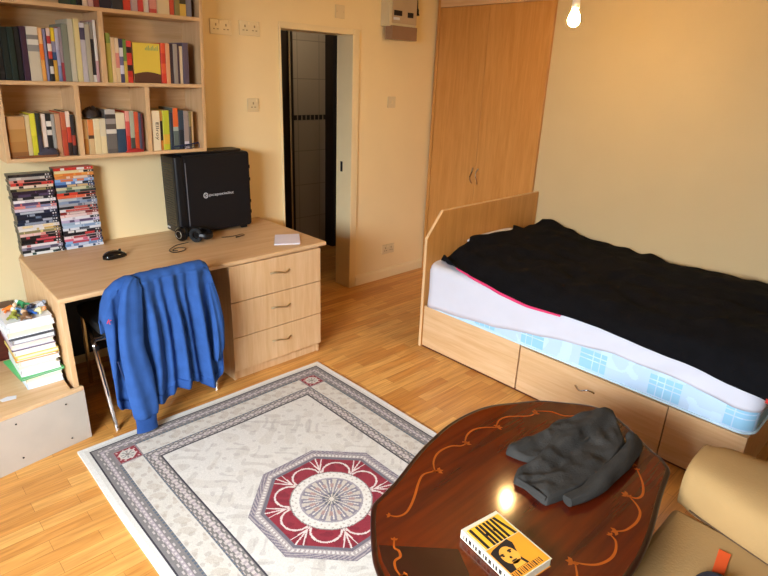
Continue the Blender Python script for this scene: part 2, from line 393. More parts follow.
# pillow under the duvet at the head end
mb = MB(); rows = []
for i in range(25):
    u = -1 + 2 * i / 24; row = []
    for j in range(32):
        a = 2 * PI * j / 32; k = (1 - abs(u) ** 4) ** .5
        row.append((3.22 + .28 * u, 2.11 + .155 * math.copysign(abs(math.cos(a)) ** .8, math.cos(a)) * (.85 + .15 * k), .655 + .2 * .155 * math.cos(a) + .05 * math.sin(a) * max(k, .05)))
    rows.append(row)
mb.grid(rows, closed_u=True, cap=True)
tag(mb.build('pillow', M_['sheet'], smooth=True, angle=0), 'white pillow peeking out from under the black duvet by headboard', 'pillow')
# duvet
dY = [.28, .50, .67, .85, 1.0, 1.16, 1.33, 1.51, 1.71, 1.93, 2.10, 2.20, 2.235]
dX = [2.555, 2.565, 2.575, 2.575, 2.58, 2.585, 2.585, 2.578, 2.592, 2.60, 2.625, 2.67, 2.70]
dZe = [.50, .515, .54, .545, .558, .57, .56, .553, .578, .598, .617, .64, .65]
dT = [.10, .11, .115, .098, .092, .097, .10, .105, .112, .118, .118, .118, .108]
_yy = np.linspace(.2, 2.3, 421)
def _sm(v):
    a = np.interp(_yy, dY, v); k = np.exp(-(np.arange(-30, 31) / 12) ** 2); k /= k.sum()
    return np.convolve(np.pad(a, 30, mode='edge'), k, 'valid')
dX, dZe, dT = _sm(dX), _sm(dZe), _sm(dT); dY = _yy
dX = np.where(dZe < .60, np.minimum(dX, 2.566 + (np.clip(dZe, .575, .60) - .575) * 1.3), dX)
def pillow_z(x, y):
    u, v = abs(x - 3.22) / .28, abs(y - 2.11) / .155
    if u >= 1 or v >= 1: return 0
    return .656 + .2 * (y - 2.11) + .051 * max((1 - u ** 4) ** .5, .05) * (1 - v ** 2.5) ** .5
def under(x):
    if x < 2.578: return 0
    if x > 2.64: return .5965
    return .551 + .0455 * max(0, 1 - ((2.64 - x) / .062) ** 2) ** .5
def dtop(x, y, s):
    ht = interp(y, dY, dT)
    ramp = 1 - (1 - min(1, s / .26)) ** 2.2
    z = .592 + ht * ramp * (.9 + .1 * smoothstep(.2, .75, s)) 
    z += .026 * noise.noise((x * 3.1, y * 2.6, .3)) * min(1, s * 6) + .022 * noise.noise((x * 8, y * 6, 4)) * min(1, s * 8) + .010 * noise.noise((x * 17, y * 13, 7)) * min(1, s * 8) - .016 * abs(noise.noise((x * 5 + y * 2, y * 7 - x * 2, 2))) * min(1, s * 6)
    z -= .045 * smoothstep(.7, 1, s) * (1 - smoothstep(1.6, 2.1, y))
    return z
mb = MB(); top = []; bot = []
NY, NX = 110, 56
for i in range(NY + 1):
    y = .28 + (2.235 - .28) * i / NY; xf = interp(y, dY, dX); ze = interp(y, dY, dZe) + .006 * noise.noise((y * 9, 0, 0)); rt_, rb_ = [], []
    xf += .006 * noise.noise((y * 7, 3, 0))
    for j in range(NX + 1):
        s = (j / NX) ** 1.25; x = xf + (3.795 - xf) * s
        f = min(1, s / .05); f = 1 - (1 - f) ** 2
        zt = ze + .012 + (dtop(x, y, s) - ze - .012) * (f if s < .05 else 1)
        endf = min(1, (y - .28) / .05) * min(1, (2.235 - y) / .045 + .15); endf = 1 - (1 - min(1, endf)) ** 2
        zt = .60 + (zt - .60) * endf if zt > .60 else zt
        yy = y + .02 * noise.noise((x * 5, 1, 8)) * (1 if i in (0, NY) else .6) - .085 * smoothstep(2.02, 2.235, y) * smoothstep(2.95, 3.08, x) * (1 - smoothstep(3.28, 3.52, x))
        rt_.append((x, yy, zt))
        zb = max(ze, under(x)) if x < 2.66 else max(.5965, zt - .035)
        zb = max(zb, pillow_z(x, yy) + .005); zt = max(zt, zb + .014 * min(1, .4 + s * 20)); rt_[-1] = (x, yy, zt); rb_.append((x, yy, zb))
    top.append(rt_); bot.append(rb_)
mb.grid(top); mb.grid(bot)
mb.grid([[top[i][0] for i in range(NY + 1)], [(bot[i][0][0] - .006, bot[i][0][1], (bot[i][0][2] + top[i][0][2]) / 2) for i in range(NY + 1)], [bot[i][0] for i in range(NY + 1)]])
mb.grid([[top[i][-1] for i in range(NY + 1)], [bot[i][-1] for i in range(NY + 1)]])
mb.grid([top[0], bot[0]]); mb.grid([top[-1], bot[-1]])
dv = tag(mb.build('duvet', M_['duvet'], smooth=True, angle=0), 'rumpled black duvet spread over the bed against right wall', 'duvet')
lin = MB()
e = [(interp(y, dY, dX) + .006 * noise.noise((y * 7, 3, 0)), y, interp(y, dY, dZe)) for y in np.linspace(1.30, 2.05, 40)]
g = [.001 + .006 * math.sin(PI * k / 39) for k in range(40)]
lin.grid([[(p[0] - .010, p[1], p[2] - .004 - w_) for p, w_ in zip(e, g)], [(p[0] - .0085, p[1], p[2] + .002) for p in e], [(p[0] + .05, p[1], p[2] + .003) for p in e]])
lin.build('lining', M_['pink'], dv, smooth=True, solid=.003)['label'] = 'bright pink lining showing along the front edge'
lin = MB(); e = [(interp(y, dY, dX) + .006 * noise.noise((y * 7, 3, 0)) - .012, y, interp(y, dY, dZe) + .003) for y in np.linspace(.29, .345, 8)]
lin.grid([[(p[0], p[1], p[2] - .006) for p in e], [(p[0] + .004, p[1], p[2] + .012) for p in e]])
lin.build('corner_lining', M_['redcot'], dv, smooth=True, solid=.003)['label'] = 'red lining turned out at the foot corner'

# ------------------------------------------------------------------ desk
dk = thing('desk', (1.3, 3.05, 0), 'light wood pedestal desk with three drawers below the bookshelf', 'desk')
MB().prism([(.556, 2.605), (2.068, 2.648), (2.068, 3.435), (.60, 3.435), (.573, 3.36)], .712, .736).build('desktop', M_['bx'], dk, bevel=.006, seg=3)
bx(.572, .594, 2.66, 3.35, .001, .711).build('side_panel', M_['bz'], dk, bevel=.001)
bx(.594, 1.395, 3.34, 3.358, .10, .711).build('back_panel', M_['blacksat'], dk)['label'] = 'black back panel under the desktop'
ped = bx(1.402, 2.012, 2.662, 3.42, .06, .711); ped.box(1.402, 1.418, 2.66, 3.42, .001, .711); ped.box(1.996, 2.012, 2.66, 3.42, .001, .711)
ped.build('pedestal', M_['bz'], dk, bevel=.001)
bx(1.419, 1.995, 2.668, 2.684, .001, .06).build('plinth', M_['bz'], dk)
for z0, z1 in ((.066, .272), (.277, .489), (.494, .705)):
    d = bx(1.398, 2.016, 2.642, 2.66, z0, z1).build('drawer', M_['bz'], dk, bevel=.0015)
    zc = (z0 + z1) / 2 + .015; xc = 1.72
    pts = [(xc - .065 + .13 * t, 2.642 - .024 * math.sin(PI * t), zc + .007 * math.sin(2 * PI * t)) for t in np.linspace(0, 1, 15)]
    MB().tube(pts, [.0065 - .002 * math.sin(PI * k / 14) for k in range(15)], 8).build('handle', M_['brass'], d, smooth=True)

# ------------------------------------------------------------------ low platform left of the desk
ang = math.atan2(.063, .397); dX_, dY_ = math.cos(ang), math.sin(ang)
pf = thing('low_platform', (.0, 2.9, 0), 'low wooden platform with grey-beige front board left of the desk', 'platform')
A0 = Vector((.604, 2.624)); dd = Vector((dX_, dY_)); nn = Vector((-dY_, dX_)); L = 1.55
def pp(a, b): q = A0 - dd * a + nn * b; return (q.x, q.y)
MB().prism([pp(0, 0), pp(0, .018), pp(L, .018), pp(L, 0)], .001, .262).build('front_board', M_['greige'], pf, bevel=.001)
MB().prism([pp(0, 0.0), pp(0, .021), pp(.05, .021), (.563, 3.14), (-.85, 3.14), pp(L, 0.0)], .263, .281).build('top_board', M_['bx'], pf, bevel=.0015)
MB().prism([(.52, 2.66), (.54, 2.66), (.54, 3.1), (.52, 3.1)], .001, .262).build('end_board', M_['greige'], pf)
sm = MB()
for a, z in ((.09, .225), (.09, .04), (.30, .225), (.30, .05)):
    q = Vector(pp(a, -.001)); sm.ball((q.x, q.y, z), .004, 6)
sm.build('screw', M_['ink'], pf)
q = bx(-.6, .50, 3.16, 3.40, .001, .50).build('wooden_chest', M_['reddark'], bevel=.004)
tag(q, 'dark reddish wooden chest standing behind the low platform by back wall', 'chest')
sc = MB().prism([(.292, 2.705), (.345, 2.70), (.352, 2.728), (.318, 2.741), (.286, 2.73)], .2812, .2822)
tag(sc.build('paper_scrap', M_['paper']), 'small white paper scrap lying on the low platform', 'paper')

# ------------------------------------------------------------------ magazines stacked on the platform
MAG = [('pale blue', '#cfe2ee', .030), ('white and silver', '#e8ecee', .026), ('green covered', '#4fae62', .010), ('thick white', '#eef0f0', .034), ('mint white', '#d8ebe2', .020),
       ('cream', '#e9e2cc', .026), ('orange edged', '#e39a3a', .012), ('yellow edged', '#e6cd6a', .018), ('ivory', '#efe9d8', .024), ('purple', '#57365f', .014), ('pinkish white', '#e8d8d8', .020), ('grey', '#9a9a9a', .022),
       ('dark edged', '#3a3a42', .008), ('bright white', '#f2f4f4', .030), ('glossy pale grey', '#dde2e2', .024), ('silver white', '#e4e8ea', .022)]
z = .2815; ords = ['first', 'second', 'third', 'fourth', 'fifth', 'sixth', 'seventh', 'eighth', 'ninth', 'tenth', 'eleventh', 'twelfth', 'thirteenth', 'fourteenth', 'fifteenth', 'sixteenth', 'seventeenth',
                   'eighteenth', 'nineteenth', 'twentieth', 'twenty-first', 'twenty-second', 'twenty-third', 'twenty-fourth', 'twenty-fifth', 'twenty-sixth', 'twenty-seventh', 'twenty-eighth', 'twenty-ninth', 'thirtieth', 'thirty-first', 'thirty-second', 'thirty-third', 'thirty-fourth']
for i, (nm, col, t) in enumerate(MAG):
    t *= 1.0
    x1 = .558 - rnd.uniform(0, .012); x0 = x1 - rnd.uniform(.150, .165) - .002 * i * .9 - (.03 if nm.startswith('green') else 0); y0 = 2.742 + rnd.uniform(-.010, .014); y1 = y0 + .235 + rnd.uniform(-.02, .02)
    rz = rnd.uniform(-.05, .05) + (.12 if nm.startswith('green') else 0)
    cx, cy = (x0 + x1) / 2, (y0 + y1) / 2
    Mr = Matrix.Translation((cx, cy, 0)) @ Matrix.Rotation(rz, 4, 'Z') @ Matrix.Translation((-cx, -cy, 0))
    b = thing('magazine', (cx, cy, z), f'{nm} magazine, {ords[i]} from the bottom of the pile on platform', 'magazine', 'magazines piled on the low platform')
    k = MB(); k.cur = c(col); k.box(x0, x1, y0, y1, z + .0003, z + .0035, M=Mr); k.box(x0, x1, y0, y1, z + t - .0022, z + t - .0005, M=Mr); k.box(x0, x0 + .002, y0, y1, z + .001, z + t - .001, M=Mr)
    k.build('cover', M_['gloss'], b)
    MB().box(x0 + .002, x1 - .003, y0 + .004, y1 - .003, z + .0036, z + t - .0023, M=Mr).build('page_block', M_['page' if i % 3 == 1 else 'paper'], b)
    z += t
ZT = z
TOY = [('orange', '#d9762a', .42, 2.90), ('olive green', '#8b8d3a', .415, 2.80), ('bright green', '#3c9a63', .475, 2.93), ('royal blue', '#2d63b8', .475, 2.80), ('navy blue', '#22345e', .505, 2.87), ('cream', '#e2d9a6', .52, 2.80), ('silver', '#b9bcc4', .535, 2.86), ('brown', '#7c5a3c', .455, 2.765), ('pale blue', '#6f9fd0', .445, 2.845)]
for i, (nm, col, x, y) in enumerate(TOY):
    t = thing('toy_figure', (x, y, ZT), f'small {nm} plastic toy figure on top of the magazine pile', 'toy', 'small toys on the magazine pile')
    a = i * 1.1; ca, sa = math.cos(a), math.sin(a); q = MB(); q.cur = c(col); h = .012
    q.tube([(x - ca * .014, y - sa * .014, ZT + h), (x + ca * .012, y + sa * .012, ZT + h + .008)], [.0105, .0125], 10)
    for s1, s2 in ((1, .5), (-1, .5), (1, -.9), (-1, -.9)):
        q.tube([(x + s2 * ca * .012, y + s2 * sa * .012, ZT + h), (x + s2 * ca * .02 - s1 * sa * .016, y + s2 * sa * .02 + s1 * ca * .016, ZT + .011), (x + s2 * ca * .028 - s1 * sa * .02, y + s2 * sa * .028 + s1 * ca * .02, ZT + .0055)], [.006, .0055, .005], 7)
    q.build('body', M_['gloss'], t, smooth=True)
    q = MB(); q.cur = c(['#e8c7a0', '#c9c46a', '#efe9d0', '#d8b08a', '#30303a', '#c78b5a', '#8a8f98', '#caa27a', '#f0e2c8'][i])
    q.ball((x + ca * .022, y + sa * .022, ZT + h + .012), (.010, .010, .011), 8)
    q.build('head', M_['gloss'], t, smooth=True)

# ------------------------------------------------------------------ bookshelf
before = set(bpy.data.objects)
SF, SB = 3.21, 3.438
S0, S1, ZB0, Z1, Z2, Z3 = .578, 1.604, 1.243, 1.600, 1.948, 2.30
TH = .018
bs = thing('bookshelf', ((S0 + S1) / 2, SF + .1, ZB0), 'light wood wall bookshelf full of books above the desk', 'bookshelf')
bx(S0, S0 + TH, SF, SB, ZB0, Z3).build('side_panel', M_['bz'], bs, bevel=.001)
bx(S1 - TH, S1, SF, SB, ZB0, Z3).build('side_panel', M_['bz'], bs, bevel=.001)
bx(S0 + TH, S1 - TH, SB - .006, SB, ZB0, Z3).build('back_panel', M_['bx'], bs)
for zz in (ZB0, Z1, Z2, Z3 - TH):
    bx(S0 + TH, S1 - TH, SF, SB - .006, zz, zz + TH).build('shelf', M_['bx'], bs, bevel=.001)
for xx, za, zb in ((.906, ZB0 + TH, Z1), (1.258, ZB0 + TH, Z1), (1.050, Z1 + TH, Z2)):
    bx(xx, xx + .024, SF + .001, SB - .006, za, zb).build('divider', M_['bz'], bs, bevel=.001)

def book(x0, x1, z0, h, bands, lean=0, y0=None, depth=None):
    """one book standing spine outwards: boards, spine with printed bands, page block"""
    y0 = SF + .012 + rnd.uniform(0, .012) if y0 is None else y0; depth = depth or min(.19, SB - .012 - y0); w_ = x1 - x0 - .0008
    m = MB(); base = c(bands[0][1]); g_ = lambda x, z: x0 + x + lean * z
    def P(x, y, z): return (g_(x, z), y, z0 + z + .0004)
    t = 0; rd = min(.003, w_ * .2)
    for fr_, col in bands:
        a, b_ = t * h, min(1, t + fr_) * h; cl = c(col)
        m.quad(P(rd, y0, a), P(w_ - rd, y0, a), P(w_ - rd, y0, b_), P(rd, y0, b_), cl)
        m.quad(P(0, y0 + rd, a), P(rd, y0, a), P(rd, y0, b_), P(0, y0 + rd, b_), cl)
        m.quad(P(w_ - rd, y0, a), P(w_, y0 + rd, a), P(w_, y0 + rd, b_), P(w_ - rd, y0, b_), cl)
        t += fr_
    y1 = y0 + depth
    m.quad(P(0, y1, 0), P(0, y0 + rd, 0), P(0, y0 + rd, h), P(0, y1, h), base); m.quad(P(w_, y0 + rd, 0), P(w_, y1, 0), P(w_, y1, h), P(w_, y0 + rd, h), base)
    pg = c('#d9cba8'); m.quad(P(0, y1, 0), P(0, y1, h), P(w_, y1, h), P(w_, y1, 0), pg)
    for hh in (0, h): 
        ib = [P(0, y0 + rd, hh), P(rd, y0, hh), P(w_ - rd, y0, hh), P(w_, y0 + rd, hh), P(w_, y1, hh), P(0, y1, hh)]
        m.face([m.vert(p) for p in ib], pg)
    o = m
    return o
def lr(r, a, b): return r.uniform(a, b)
def row(specs, xa, xb, z0, place, group, cat='book'):
    tot = sum(s[1] for s in specs); x = xa; prev = None; out = []
    for i, (nm, w_, h, bands) in enumerate(specs):
        wd = w_ / tot * (xb - xa)
        bands = [(1.0, bands)] if isinstance(bands, str) else bands
        o = book(x, x + wd, z0, h, bands).build('book', M_['print'], None)
        lab = f'{nm}, right of the {prev} on {place}' if prev else f'{nm}, leftmost on {place}'
        tag(o, lab, cat, group); prev = nm; x += wd; out.append(o)
    return out
def B3(*a): 
    n = len(a); return [(1 / n, k) for k in a]
# middle shelf, left bay
row([('fat black binder', 42, 0.225, [(.12, '#15171a'), (.05, '#2a2a2c'), (.83, '#101214')]), ('black ring binder', 38, 0.228, '#14201c'), ('dark green binder', 36, 0.230, '#1b2b25'), ('black folder', 36, 0.232, '#17181a'), ('plum spine book', 36, 0.236, '#40263a'),
     ('silver-white thick book', 70, 0.238, [(.55, '#c9bda6'), (.12, '#8d8a86'), (.10, '#d8d2c6'), (.08, '#7f7c78'), (.15, '#cfc8ba')]), ('orange book', 26, 0.236, [(.4, '#e0a050'), (.3, '#e4792a'), (.3, '#e6b078')]), ('lavender-blue book', 22, 0.232, '#8f8db0'),
     ('red-and-white speckled book', 26, 0.236, B3('#222022', '#d8cfc4', '#2b2628', '#c24038', '#e8d8cc', '#b23a36', '#d8bdb2')), ('gold and yellow book', 27, 0.240, [(.4, '#c99a3a'), (.15, '#2f4a78'), (.2, '#8f88a0'), (.25, '#e2c232')]),
     ('pale blue book', 24, 0.240, [(.3, '#7d84ac'), (.3, '#a3a0bd'), (.4, '#b6b0c2')]), ('mauve book with red foot', 20, 0.246, [(.35, '#a03a44'), (.65, '#9a8a94')]), ('wide grey-green book', 42, 0.262, '#7d8070'), ('tall pale grey book', 36, 0.285, '#c0b8a2'),
     ('tall cream book', 36, 0.288, '#d6c48a'), ('lavender-grey book with dark top', 34, 0.272, [(.72, '#b8b0b4'), (.2, '#4a4258'), (.08, '#d0c8cc')]), ('beige-grey book', 32, 0.268, '#b0a690'), ('black-and-white striped book', 26, 0.280, [(.12, '#e0dcd4'), (.6, '#2a2628'), (.28, '#8c867e')]), ('white book with pink foot', 22, 0.290, [(.35, '#c79a98'), (.65, '#e2dace')])],
    S0 + TH + .002, 1.046, Z1 + TH, "middle shelf's left bay", 'books on the middle shelf')
# middle shelf, right bay
row([('thin yellow-green book', 32, .235, [(.8, '#b0a24a'), (.2, '#7f9040')]), ('peach book', 24, .215, '#e0bd8e'), ('pink-and-cream book', 24, .215, B3('#e0c090', '#d98a7a', '#e2c8a4')), ('purple-and-white book', 24, .212, B3('#4c4664', '#cfc8d4', '#6a6486', '#d8d0d0', '#3a3550')),
     ('green-and-gold book', 22, .212, B3('#d0b04a', '#6f8a3c')), ('red book with black marks', 32, .205, B3('#d2382e', '#b8281f', '#281414', '#d2382e', '#c83028', '#281414', '#d8423a'))], 1.080, 1.212, Z1 + TH, "middle shelf's right bay", 'books on the middle shelf')
row([('orange-red book', 32, .205, B3('#d8402a', '#e25a32', '#cc3826', '#e0522e')), ('apricot book', 26, .205, '#e2a070'), ('near-black book', 25, .205, '#3a2a34'), ('grey-brown book', 28, .205, '#9a8e84'), ('dark plum book', 14, .195, '#4a3440'), ('cream paperback', 24, .195, '#d8c2a0'), ('slate purple book', 40, .215, '#56485c')],
    1.364, 1.525, Z1 + TH, "middle shelf's right bay", 'books on the middle shelf')
# yellow hardback facing out
yb = thing('hardback', (1.288, SF + .03, Z1 + TH), 'yellow hardback facing outwards with brown foot on middle shelf', 'book')
m = MB(); m.box(1.217, 1.36, SF + .02, SF + .0225, Z1 + TH + .0005, Z1 + TH + .2, c('#e3c64a')); m.box(1.217, 1.36, SF + .042, SF + .0445, Z1 + TH + .0005, Z1 + TH + .2, c('#e3c64a')); m.build('cover', M_['print'], yb)
bx(1.219, 1.358, SF + .0226, SF + .0419, Z1 + TH + .003, Z1 + TH + .197).build('page_block', M_['page'], yb)
pts = [(1.217 + .143 * k / 12, Z1 + TH + .045 + .012 * math.sin(PI * k / 12)) for k in range(13)]
MB().prism([(1.217, Z1 + TH + .001)] + pts + [(1.36, Z1 + TH + .001)], SF + .0192, SF + .0199, axis='y').build('brown_arc', plain('dark_brown_print', '#5a3424', .5), yb)
m = MB()
for k in range(9):
    m.quad(*[(1.317 + dx, SF + .0196, Z1 + TH + .165 + dz) for dx, dz in ((-.035 + .008 * k, 0), (-.03 + .008 * k, 0), (-.03 + .008 * k, .012 + .006 * (k % 3)), (-.035 + .008 * k, .012 + .006 * (k % 3)))], c('#8fa86a'))
m.build('cover_lettering', M_['print'], yb)
# bottom shelf, left bay
zb = ZB0 + TH
row([('wide tan illustrated book', 130, .195, [(.15, '#8a5a2e'), (.25, '#a8743a'), (.3, '#b07f42'), (.3, '#c0905a')]), ('cream-grey paperback', 34, .20, '#d2b98a'), ('lime-yellow book', 44, .208, [(.5, '#c8c02c'), (.5, '#d8cc3a')]), ('dark green-black book', 32, .210, [(.5, '#3a3440'), (.5, '#20281f')]), ('pinkish-white book', 42, .205, '#e2cfc0'),
     ('black book with white lettering', 40, .208, [(.5, '#1c1a1a'), (.12, '#d0c8bc'), (.08, '#1c1a1a'), (.12, '#e0d8cc'), (.18, '#1c1a1a')]), ('silver-grey slim book', 28, .204, '#9a968e'), ('tan-pink book', 42, .205, '#bd8c68'), ('brick-red book', 40, .212, [(.6, '#b3452c'), (.4, '#b8603c')]), ('red-and-white book', 34, .216, [(.3, '#30201c'), (.35, '#c2402c'), (.35, '#e0c8b4')]), ('dark speckled book', 30, .20, B3('#2a2020', '#a83a2a', '#2c2422', '#2a2626'))],
    S0 + TH + .008, .898, zb, "bottom shelf's left bay", 'books on the bottom shelf')
# bottom shelf, middle bay
row([('tan paperback', 40, .175, [(.45, '#b87f3a'), (.55, '#c49a60')]), ('orange-topped paperback', 50, .175, [(.45, '#c9a878'), (.1, '#4a3424'), (.45, '#d07a3e')]), ('cream paperback with ruled spine', 55, .178, [(.7, '#dcc898'), (.3, '#e0d0a8')]), ('ivory paperback', 55, .178, [(.5, '#e0cc9c'), (.5, '#d4c8a8')]),
     ('fat black-and-white portrait book', 95, .224, [(.1, '#5a544e'), (.35, '#6a645e'), (.1, '#d8d0c2'), (.12, '#5a5048'), (.12, '#98908a'), (.1, '#3c3432'), (.11, '#b8b0a6')]), ('white-over-navy book', 85, .205, [(.6, '#2c4258'), (.4, '#e0d0ac')]), ('red-and-pink book', 40, .215, [(.4, '#c42c26'), (.35, '#cc5048'), (.25, '#e09a8a')]),
     ('grey-green slim book', 42, .215, [(.35, '#40443c'), (.65, '#a8a890')]), ('orange-red slim book', 42, .21, [(.5, '#c24a24'), (.5, '#cf5430')]), ('grey-navy slim book', 24, .205, '#4a4a5e'), ('maroon slim book', 22, .20, '#6a2a2c')],
    .936, 1.245, zb, "bottom shelf's middle bay", 'books on the bottom shelf')
# bottom shelf, right bay
rr_ = row([('cream novel with handwritten title', 100, .215, '#e6d4b0'), ('orange-and-black book', 38, .212, [(.25, '#e08a3c'), (.5, '#2a2420'), (.25, '#dfa04c')]), ('lime-green book', 80, .215, [(.15, '#c0be30'), (.25, '#d8a83a'), (.6, '#bdc032')]), ('black-navy book', 40, .205, '#28303c'), ('orange-topped grey book', 65, .228, [(.45, '#5a6660'), (.1, '#a8b0a0'), (.45, '#e0652c')]),
     ('thick dark navy book', 70, .215, [(.5, '#1e2630'), (.5, '#2c3c4c')]), ('mauve-grey book', 60, .212, [(.2, '#cfc4cc'), (.8, '#9a8880')]), ('dark olive slim book', 32, .208, [(.6, '#54483a'), (.4, '#8a7a48')]), ('slim cream book', 32, .208, '#dcc694')],
    1.29, 1.537, zb, "bottom shelf's right bay", 'books on the bottom shelf')
mtx = Matrix.Translation((1.317, SF + .0105, zb + .105)) @ Matrix.Rotation(PI / 2, 4, 'X') @ Matrix.Rotation(-PI / 2, 4, 'Z')
o = rr_[0]; y0b = min(v.co.y for v in o.data.vertices)
mtx.translation.y = y0b - .0006
text_mesh('title_lettering', 'Ellroy', .03, M_['ink'], o, mtx, fit=(.095, .022))
# top shelf
zt_ = Z2 + TH
row([('dark green paperback', 28, .20, '#24402a'), ('black paperback', 26, .20, '#1a1818'), ('cream-pink paperback', 26, .20, '#dcc0a4'), ('pale pink paperback', 26, .20, '#d8a898'), ('dark red paperback', 30, .20, '#7a2a28'), ('black-violet book', 60, .17, '#262030'), ('charcoal book', 60, .17, '#2e2a2c'),
     ('bright red book', 42, .20, '#d8402c'), ('pinkish-grey book', 34, .20, '#b89a94'), ('crimson book', 30, .20, [(.6, '#c43a38'), (.4, '#a83030')]), ('white book', 34, .20, '#dccfc0'), ('white-and-red book', 42, .20, [(.1, '#c8483c'), (.6, '#d88a78'), (.3, '#e0d0c0')]), ('wide cream book', 70, .20, '#d8c094'), ('scarlet book', 30, .20, '#c8452e'),
     ('olive book', 30, .20, '#8a7a40'), ('yellow-and-black book', 40, .20, [(.3, '#d8b04a'), (.3, '#3a3020'), (.4, '#d0a848')]), ('grey-blue book', 36, .20, '#6f6f80')], .94, S1 - TH - .03, zt_, 'top shelf', 'books on the top shelf')
# odds and ends on the bottom shelf
m = MB(); m.cur = c('#7a4a26')
m.box(.62, .80, SF + .004, SF + .0115, zb + .0006, zb + .012)
tag(m.build('notebook', M_['print']), "flat brown notebook lying at the front of bottom shelf's left bay", 'notebook')
def lump(name, cx, cy, z0, rx, ry, h, mat, label, cat, seed, nz=.35):
    m = MB(); rows = []
    for i in range(1, 13):
        a = PI / 2 * i / 12
        rows.append([(cx + rx * math.sin(a) * (1 + nz * noise.noise((math.cos(t) * 2 + seed, math.sin(t) * 2, i * .3))) * math.cos(t), cy + ry * math.sin(a) * math.sin(t), z0 + max(0, h * math.cos(a) * (1 + nz * noise.noise((math.cos(t) * 3, math.sin(t) * 3 + seed, a * 2))))) for t in (2 * PI * k / 28 for k in range(28))])
    m.grid(rows, closed_u=True, cap=True)
    return tag(m.build(name, mat, smooth=True, angle=.9), label, cat)
lump('glove', .765, SF + .022 - .014, zb + .0125, .045, .011, .032, plain('dark_slate_fabric', '#3a3540', .8), "crumpled dark slate glove at front of the bottom shelf's left bay", 'glove', 2)
lump('pouch', .998, SF + .075, zb + .1835, .042, .05, .05, plain('dark_brown_leather', '#33261f', .5, vary=.3, nscale=30), "crumpled dark brown pouch lying on paperbacks in bottom shelf's middle bay", 'pouch', 5)
lump('red_cloth', 1.185, SF + .001, zb + .0006, .05, .010, .02, M_['redcot'], "small folded red cloth at front of bottom shelf's middle bay", 'cloth', 9, .15)
# spectacles on the bottom shelf, right bay
sp = thing('spectacles', (1.5, SF + .006, zb), "navy spectacles lying open at the right end of bottom shelf", 'spectacles')
nv = plain('navy_frame', '#1c2a4c', .35)
def ring(cx, cz, rx, rz, y): return [(cx + rx * math.cos(t), y, cz + rz * math.sin(t)) for t in np.linspace(0, 2 * PI, 19)]
MB().tube([(1.405, SF + .005, zb + .018), (1.45, SF + .003, zb + .022), (1.50, SF + .004, zb + .026), (1.555, SF + .006, zb + .034)], .0045, 6).build('bridge_bar', nv, sp, smooth=True)
for cx in (1.43, 1.50):
    MB().tube(ring(cx, zb + .012, .027, .0095, SF + .004), .002, 6, cap=False).build('rim', nv, sp, smooth=True)
MB().tube([(1.555, SF + .006, zb + .034), (1.562, SF + .004, zb + .02), (1.556, SF + .002, zb + .004)], .0022, 6).build('temple', nv, sp, smooth=True)
MB().tube([(1.405, SF + .005, zb + .018), (1.398, SF + .002, zb + .01), (1.41, SF + .001, zb + .004)], .0022, 6).build('temple', nv, sp, smooth=True)

# the whole unit is sheared rightwards with height, following lens distortion
for o in set(bpy.data.objects) - before:
    if o.type == 'MESH':
        off_ = Vector(); q = o.parent
        while q is not None: off_ = off_ + Vector(q.location); q = q.parent
        for v in o.data.vertices: v.co.x += .042 * (v.co.z + off_.z - ZB0)

# ------------------------------------------------------------------ DVD stacks on the desk
ZD = .7365
LS = [('white and green', '#d8d8d4', '#2f4a40'), ('black', '#20262a', '#c8c8c8'), ('grey-violet', '#8c8798', '#4a4458'), ('white', '#dcd4d4', '#b86a64'), ('black with red block', '#181618', '#b83a40'), ('black with pink block', '#1a1618', '#c05058'), ('black with maroon block', '#1c1818', '#a84048'),
      ('pink-white', '#dcb8b0', '#d88880'), ('olive and tan', '#8a8058', '#d8c47c'), ('white and tan', '#dcd4cc', '#c8a860'), ('cream-white', '#d8d0cc', '#e0c898'), ('navy', '#1c2840', '#9098a8'), ('dark navy', '#182238', '#a8acb8'), ('blue-black', '#1a2030', '#707c90'), ('midnight blue', '#141c30', '#8c94a4'), ('deep navy', '#182440', '#b0b4bc'),
      ('lilac-white', '#c4bccc', '#e0dce0'), ('salmon pink', '#d88880', '#8088a8'), ('violet-red', '#584868', '#c86868'), ('bright white', '#e8e4e4', '#c8c4c8'), ('charcoal', '#2a282c', '#b0a8a0'), ('black and violet', '#201c24', '#50405c'), ('dark plum', '#302030', '#584060'), ('dark olive', '#302c22', '#98885c'), ('cream striped', '#d8c8b0', '#38342c'),
      ('red', '#c84038', '#241c1c'), ('pale pink and black', '#d88878', '#201c1c'), ('silver-grey', '#a8a098', '#c8c0b8'), ('very dark', '#201c1c', '#3a3232')]
